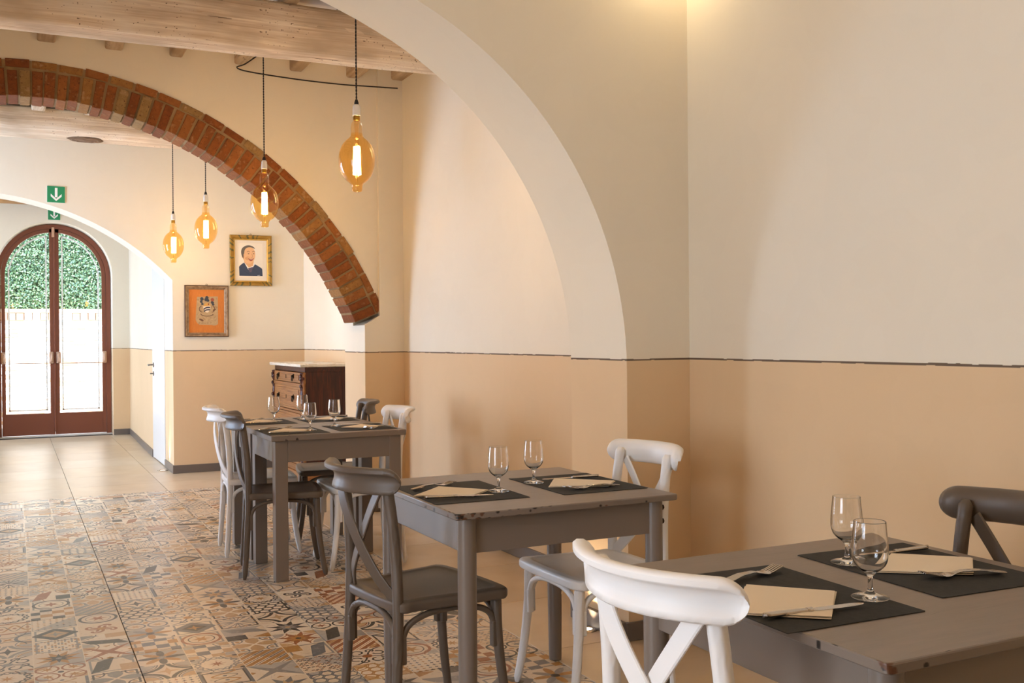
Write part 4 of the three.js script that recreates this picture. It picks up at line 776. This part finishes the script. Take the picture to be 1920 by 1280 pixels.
const forkGeo = (() => {
  const side = (x) => { const P = [[0, 0.004], [0.02, 0.0065], [0.06, 0.0115], [0.1, 0.011], [0.125, 0.0055], [0.14, 0.0035], [0.155, 0.0045], [0.19, 0.0115]]; let i = 0; while (i < P.length - 2 && x > P[i + 1][0]) i++; const t = (x - P[i][0]) / (P[i + 1][0] - P[i][0]), s = t * t * (3 - 2 * t); return P[i][1] + (P[i + 1][1] - P[i][1]) * (0.5 * s + 0.5 * t); };
  const width = (x) => x < 0.02 ? 0.0065 + 0.003 * Math.sqrt(x / 0.02) : x < 0.105 ? 0.0095 - 0.006 * ((x - 0.02) / 0.085) : x < 0.118 ? 0.0035 : x < 0.138 ? 0.0035 + 0.0092 * Math.sin((x - 0.118) / 0.02 * 1.57) : 0.0127;
  const body = sweep(Array.from({ length: 16 }, (_, i) => V(i / 15 * 0.15, side(i / 15 * 0.15), 0)), (t) => { const w = width(t * 0.15), h = 0.0013; return [[-w, 0], [-w * 0.8, h], [0, h * 1.25], [w * 0.8, h], [w, 0], [w * 0.8, -h], [0, -h], [-w * 0.8, -h]]; }, { n: 48, up: V(0, 1, 0), crease: 1 });
  const tines = [-1.5, -0.5, 0.5, 1.5].map((k) => sweep(Array.from({ length: 6 }, (_, i) => { const x = 0.147 + i / 5 * 0.045; return V(x, side(x), k * 0.0068); }), (t) => { const w = 0.0022 * (1 - 0.45 * t), h = 0.0011; return [[-w, -h], [w, -h], [w, h], [-w, h]]; }, { n: 10, up: V(0, 1, 0), crease: 0.5 }));
  return merge([body, ...tines]);
})();
const knifeGeo = (() => {
  const handle = sweep([V(0, 0.0065, 0), V(0.05, 0.0062, 0), V(0.098, 0.0062, 0)], (t) => { const w = (0.0088 - 0.0028 * t) * Math.sqrt(Math.min(1, t * 9 + 0.12)), h = 0.0056 - 0.0012 * t; return circleProfile(1, 12).map(([a, b]) => [a * w, b * h]); }, { n: 24, up: V(0, 1, 0), crease: 1.1 });
  const bolster = sweep([V(0.096, 0.0062, 0), V(0.108, 0.0062, 0)], (t) => circleProfile(1, 12).map(([a, b]) => [a * (0.007 + 0.0014 * Math.sin(t * 3.14)), b * 0.0048]), { n: 8, up: V(0, 1, 0), crease: 1.1, curved: false });
  const blade = sweep([V(0.106, 0.006, 0), V(0.15, 0.0058, 0), V(0.228, 0.0056, 0)], (t) => { const w = 0.0095 * (t > 0.75 ? Math.sqrt(Math.max(0.02, 1 - Math.pow((t - 0.75) / 0.25, 2))) : 0.75 + 0.25 * Math.min(1, t * 4)); return [[-w, -0.0004], [w * 0.7, -0.001], [w, 0], [w * 0.7, 0.001], [-w, 0.0004]]; }, { n: 24, up: V(0, 1, 0), crease: 0.4 });
  return { handle: merge([handle, bolster]), blade };
})();
function napkinGeo(q, yOff = 0.0034) { // folded paper napkin, two leaves, from four corners [x, z] relative to its centre
  const leaves = [];
  const leaf = (Q, y, th, lift) => {
    const n = 10, pos = [], uv = [], idx = [];
    for (const s of [0, 1]) for (let i = 0; i <= n; i++) for (let j = 0; j <= n; j++) {
      const u = i / n, v = j / n, w = [(1 - u) * (1 - v), u * (1 - v), u * v, (1 - u) * v];
      const x = w.reduce((a, b, k) => a + b * Q[k][0], 0), z = w.reduce((a, b, k) => a + b * Q[k][1], 0);
      pos.push(x, y + (s ? 0 : th) + lift * (0.35 * u * v + 0.2 * Math.sin(u * 3.1) * Math.sin(v * 3.1) + 0.5 * (1 - v) * (1 - v) * (1 - u)), z); uv.push(u, v);
    }
    const N = (n + 1) * (n + 1), at = (s, i, j) => s * N + i * (n + 1) + j;
    for (let i = 0; i < n; i++) for (let j = 0; j < n; j++) { idx.push(at(0, i, j), at(0, i, j + 1), at(0, i + 1, j), at(0, i + 1, j), at(0, i, j + 1), at(0, i + 1, j + 1)); idx.push(at(1, i, j), at(1, i + 1, j), at(1, i, j + 1), at(1, i + 1, j), at(1, i + 1, j + 1), at(1, i, j + 1)); }
    for (let i = 0; i < n; i++) for (const [a, b] of [[[i, 0], [i + 1, 0]], [[i + 1, n], [i, n]], [[0, i + 1], [0, i]], [[n, i], [n, i + 1]]]) idx.push(at(0, ...a), at(0, ...b), at(1, ...a), at(0, ...b), at(1, ...b), at(1, ...a));
    const g = new THREE.BufferGeometry(); g.setAttribute('position', new THREE.Float32BufferAttribute(pos, 3)); g.setAttribute('uv', new THREE.Float32BufferAttribute(uv, 2)); g.setIndex(idx); return toCreasedNormals(g, 0.5);
  };
  leaves.push(leaf(q, yOff, 0.0012, 0.002));
  leaves.push(leaf(q.map(([x, z], k) => [x * 0.985 + (k === 1 ? -0.004 : 0.002), z * 0.985 + 0.001]), yOff + 0.0024, 0.0012, 0.006));
  return merge(leaves);
}
const W = { mat: 'black placemats', napkin: 'cream napkins', fork: 'steel forks', knife: 'steel knives', glass: 'wine glasses' };
let matSrc = {}, forkSrc, knifeSrc, glassSrc;
function setting(where, y, mat, nap, forks, knife, glass, md = 0.435) {
  const k = md.toFixed(2);
  const mk = () => tag(part('placemat', placematGeo(0.328, md), matMat), '', 'placemat');
  const place = (o, x, yy, z, turn, label, group) => { o.position.set(x, yy, z); o.rotation.y = turn; o.userData.label = label; o.userData.group = group; return o; };
  const cl = (o) => { const c = o.clone(); c.name = numbered(o.name.replace(/_\d{3}$/, '')); c.userData = { ...o.userData }; scene.add(c); return c; };
  place(matSrc[k] ? cl(matSrc[k]) : (matSrc[k] = mk()), mat[0], y, mat[1], mat[2] ?? 0, `black paper placemat ${where}`, W.mat);
  const cx = nap.reduce((a, p) => a + p[0], 0) / 4, cz = nap.reduce((a, p) => a + p[1], 0) / 4;
  const n = tag(part('napkin', napkinGeo(nap.map(([x, z]) => [x - cx, z - cz])), napMat), `folded cream paper napkin ${where}`, 'napkin', W.napkin); n.position.set(cx, y, cz);
  forks.forEach(([x0, z0, x1, z1], i) => {
    forkSrc ??= null; const o = forkSrc ? cl(forkSrc) : (forkSrc = tag(part('fork', forkGeo, steelMat), '', 'fork'));
    place(o, x0, y + 0.0022 + (forks.length - 1 - i) * 0.0, z0, Math.atan2(-(z1 - z0), x1 - x0), `${i ? 'inner' : 'outer'} steel fork ${where}`, W.fork);
    o.position.y = y + 0.006 * (nap.onFork ? 1 : 0) + 0.0016 + i * 0.0032;
  });
  let kn;
  if (knifeSrc) { kn = cl(knifeSrc); } else { kn = knifeSrc = thing('knife', '', 'knife'); part('handle', knifeGeo.handle, steelMat, kn); part('blade', knifeGeo.blade, steelMat, kn); }
  place(kn, knife[0], y + 0.0035, knife[1], Math.atan2(-(knife[3] - knife[1]), knife[2] - knife[0]), `steel table knife ${where}`, W.knife);
  const gl = glassSrc ? cl(glassSrc) : (glassSrc = tag(part('wine_glass', glassGeo, glassMat), '', 'wine glass'));
  place(gl, glass[0], y + 0.0018, glass[1], 0, `empty stemmed wine glass ${where}`, W.glass);
}
const Y1 = 0.7505, Y2 = 0.7725;
setting('before the large white foreground chair', Y1, [1.375, -1.568, -0.03], [[1.345, -1.64], [1.482, -1.522], [1.328, -1.378], [1.195, -1.49]], [[1.325, -1.69, 1.5, -1.729], [1.315, -1.672, 1.49, -1.712]], [1.222, -1.438, 1.448, -1.419], [1.511, -1.462]);
setting('before the grey chair cut off at right', Y1, [1.812, -1.606, -0.05], [[1.834, -1.714], [1.978, -1.603], [1.84, -1.49], [1.68, -1.606]], [[1.915, -1.479, 1.735, -1.532], [1.905, -1.462, 1.728, -1.518]], [1.965, -1.719, 1.74, -1.726], [1.698, -1.712]);
setting('before the grey chair at the middle table', Y1, [1.352, -3.135, -0.03], [[1.314, -3.232], [1.448, -3.097], [1.346, -3.0], [1.172, -3.1]], [[1.225, -3.228, 1.41, -3.3], [1.21, -3.212, 1.4, -3.285]], [1.183, -3.026, 1.413, -2.973], [1.469, -3.069]);
setting('before the white chair by the pier', Y1, [1.797, -3.112, -0.02], [[1.755, -3.205], [1.935, -3.069], [1.845, -2.969], [1.654, -3.056]], [[1.87, -2.975, 1.68, -2.99], [1.878, -2.955, 1.69, -2.965]], [1.937, -3.19, 1.71, -3.204], [1.666, -3.188]);
const N = (x, z, f = 1) => [[x - 0.02 * f, z - 0.1], [x + 0.12 * f, z - 0.01], [x + 0.03 * f, z + 0.1], [x - 0.13 * f, z + 0.01]];
const F = (x, z, f) => [[x - 0.15 * f, z - 0.1 * f, x + 0.03 * f, z - 0.15 * f], [x - 0.16 * f, z - 0.085 * f, x + 0.02 * f, z - 0.133 * f]];
const K = (x, z, f) => [x - 0.155 * f, z + 0.12 * f, x + 0.07 * f, z + 0.14 * f];
setting('before the near grey chair at the far pair of tables', Y2, [1.36, -5.455, 0], N(1.36, -5.45), F(1.36, -5.45, 1), K(1.36, -5.45, 1), [1.454, -5.42], 0.38);
setting('before the leftmost white chair at the far pair of tables', Y2, [1.36, -6.14, 0], N(1.36, -6.14), F(1.36, -6.14, 1), K(1.36, -6.14, 1), [1.42, -6.12], 0.38);
setting('before the white chair right of the far tables', Y2, [1.755, -5.49, 0], N(1.77, -5.48, -1), F(1.77, -5.48, -1), K(1.77, -5.48, -1), [1.653, -5.63], 0.38);
setting('before the grey chair standing by the old chest', Y2, [1.75, -6.15, 0], N(1.77, -6.14, -1), F(1.77, -6.14, -1), K(1.77, -6.14, -1), [1.618, -6.21], 0.38);

// ---------- chest of drawers ----------
{
  const wTex = wood(hex('#8a4a25'), hex('#3a1809'), 401, 40, 4), wFront = wood(hex('#bb8650'), hex('#774a25'), 411, 4, 34);
  const side = new THREE.MeshPhysicalMaterial({ map: wTex, roughness: 0.4, color: '#b98d78' }), front = new THREE.MeshPhysicalMaterial({ map: wFront, roughness: 0.42 });
  const carved = new THREE.MeshPhysicalMaterial({ map: wTex, roughness: 0.32, color: '#c08a6a' });
  const iron = new THREE.MeshStandardMaterial({ color: '#3a2c1d', roughness: 0.45, metalness: 0.8 });
  const marble = dataTex(256, 128, (u, v) => { const w = fbm(u * 5, v * 5, 5, 5, 421, 4), vein = Math.abs(fbm(u * 4 + w * 2, v * 4 + w, 4, 4, 431, 4) - 0.5); return mixc(hex('#e9e1d3'), hex('#b5a488'), Math.max(0, 1 - vein * 14) * 0.8); });
  const Wd = 1.1, Dp = 0.405;  // front along local z (faces -x), depth along x
  const g = thing('chest_of_drawers', 'dark antique chest of drawers with a white marble top, behind the far tables', 'chest', [2.235, 0, -9.1]);
  // local: x 0 front .. Dp back, z from +Wd/2 (near) to -Wd/2 (far)
  const z0 = -Wd / 2, z1 = Wd / 2;
  part('carcass', merge([rbox(0.02, Dp, 0.1, 1.02, z1 - 0.03, z1 - 0.004, 0.003), rbox(0.02, Dp, 0.1, 1.02, z0 + 0.004, z0 + 0.03, 0.003), rbox(Dp - 0.02, Dp, 0.1, 1.02, z0 + 0.03, z1 - 0.03, 0.002), rbox(0.02, Dp, 0.1, 0.13, z0 + 0.03, z1 - 0.03, 0.002), rbox(0.016, Dp, 0.99, 1.035, z0 - 0.002, z1 + 0.002, 0.004), rbox(Dp - 0.055, Dp, 0.1, 1.0, z1 - 0.006, z1, 0.003)]), side, g);
  part('marble_top', rbox(-0.03, Dp + 0.008, 1.035, 1.062, z0 - 0.025, z1 + 0.02, 0.008, 3), new THREE.MeshPhysicalMaterial({ map: marble, roughness: 0.25 }), g);
  part('plinth', merge([rbox(-0.015, Dp, 0.04, 0.115, z0 - 0.01, z1 + 0.006, 0.008), rbox(0.005, 0.03, 0.115, 0.16, z0, z1, 0.006)]), front, g);
  for (const sx of [0.045, Dp - 0.045]) for (const sz of [z0 + 0.05, z1 - 0.05]) { const f = part('foot', lathe([[0.0005, 0], [0.022, 0], [0.034, 0.012], [0.038, 0.026], [0.03, 0.042]], 24), side, g); f.position.set(sx, 0, sz); }
  const rows = [[0.895, 0.985, true], [0.655, 0.86, false], [0.415, 0.625, false], [0.18, 0.385, false]];
  part('face_frame', merge([rbox(0, 0.03, 0.13, 0.99, z1 - 0.085, z1 - 0.004, 0.003), rbox(0, 0.03, 0.13, 0.99, z0 + 0.004, z0 + 0.085, 0.003), ...[[0.86, 0.89], [0.63, 0.65], [0.39, 0.41], [0.15, 0.175]].map(([a, b]) => rbox(-0.006, 0.03, a, b, z0 + 0.01, z1 - 0.01, 0.003))]), front, g);
  for (const [a, b] of rows) {
    const dr = part('drawer', merge([rbox(-0.004, 0.3, a, b, z0 + 0.095, z1 - 0.095, 0.004), rbox(-0.012, 0.0, a + 0.022, b - 0.022, z0 + 0.12, z1 - 0.12, 0.005)]), front, g);
    const my = (a + b) / 2;
    for (const s of [-1, 1]) part('drop_pull', merge([new THREE.CylinderGeometry(0.022, 0.022, 0.006, 20).rotateZ(Math.PI / 2).translate(-0.014, my + 0.01, s * 0.27), new THREE.SphereGeometry(0.012, 14, 10).translate(-0.024, my + 0.01, s * 0.27), new THREE.TorusGeometry(0.02, 0.004, 8, 20).rotateY(Math.PI / 2).translate(-0.026, my - 0.012, s * 0.27)]), iron, dr);
    part('keyhole_plate', rbox(-0.016, -0.011, my - 0.014, my + 0.02, -0.006, 0.006, 0.002, 1), iron, dr);
  }
  for (const z of [z1 - 0.03, z0 + 0.03]) { // carved corner columns
    const pr = [[0.0005, 0.14], [0.03, 0.14], [0.032, 0.17], [0.022, 0.19], [0.028, 0.22], [0.018, 0.26], [0.024, 0.4], [0.018, 0.52], [0.022, 0.6], [0.015, 0.64], [0.03, 0.665], [0.02, 0.69], [0.03, 0.715], [0.022, 0.75], [0.032, 0.79], [0.026, 0.83], [0.034, 0.86], [0.02, 0.885], [0.034, 0.915], [0.04, 0.94], [0.028, 0.965], [0.036, 0.985], [0.0005, 0.99]];
    const c = part('carved_column', lathe(new THREE.SplineCurve(pr.map(([r, y]) => new THREE.Vector2(r, y))).getPoints(90).map((q) => [Math.max(0.0005, q.x * 0.72), q.y]), 20), carved, g); c.position.set(0.006, 0, z);
    for (const y of [0.955, 0.93, 0.87, 0.76, 0.7]) { const l = part('carved_leaf', new THREE.SphereGeometry(1, 12, 8).scale(0.012, 0.018, 0.022), carved, c); l.position.set(-0.02, y, 0); }
  }
}

renderer.render(scene, camera);
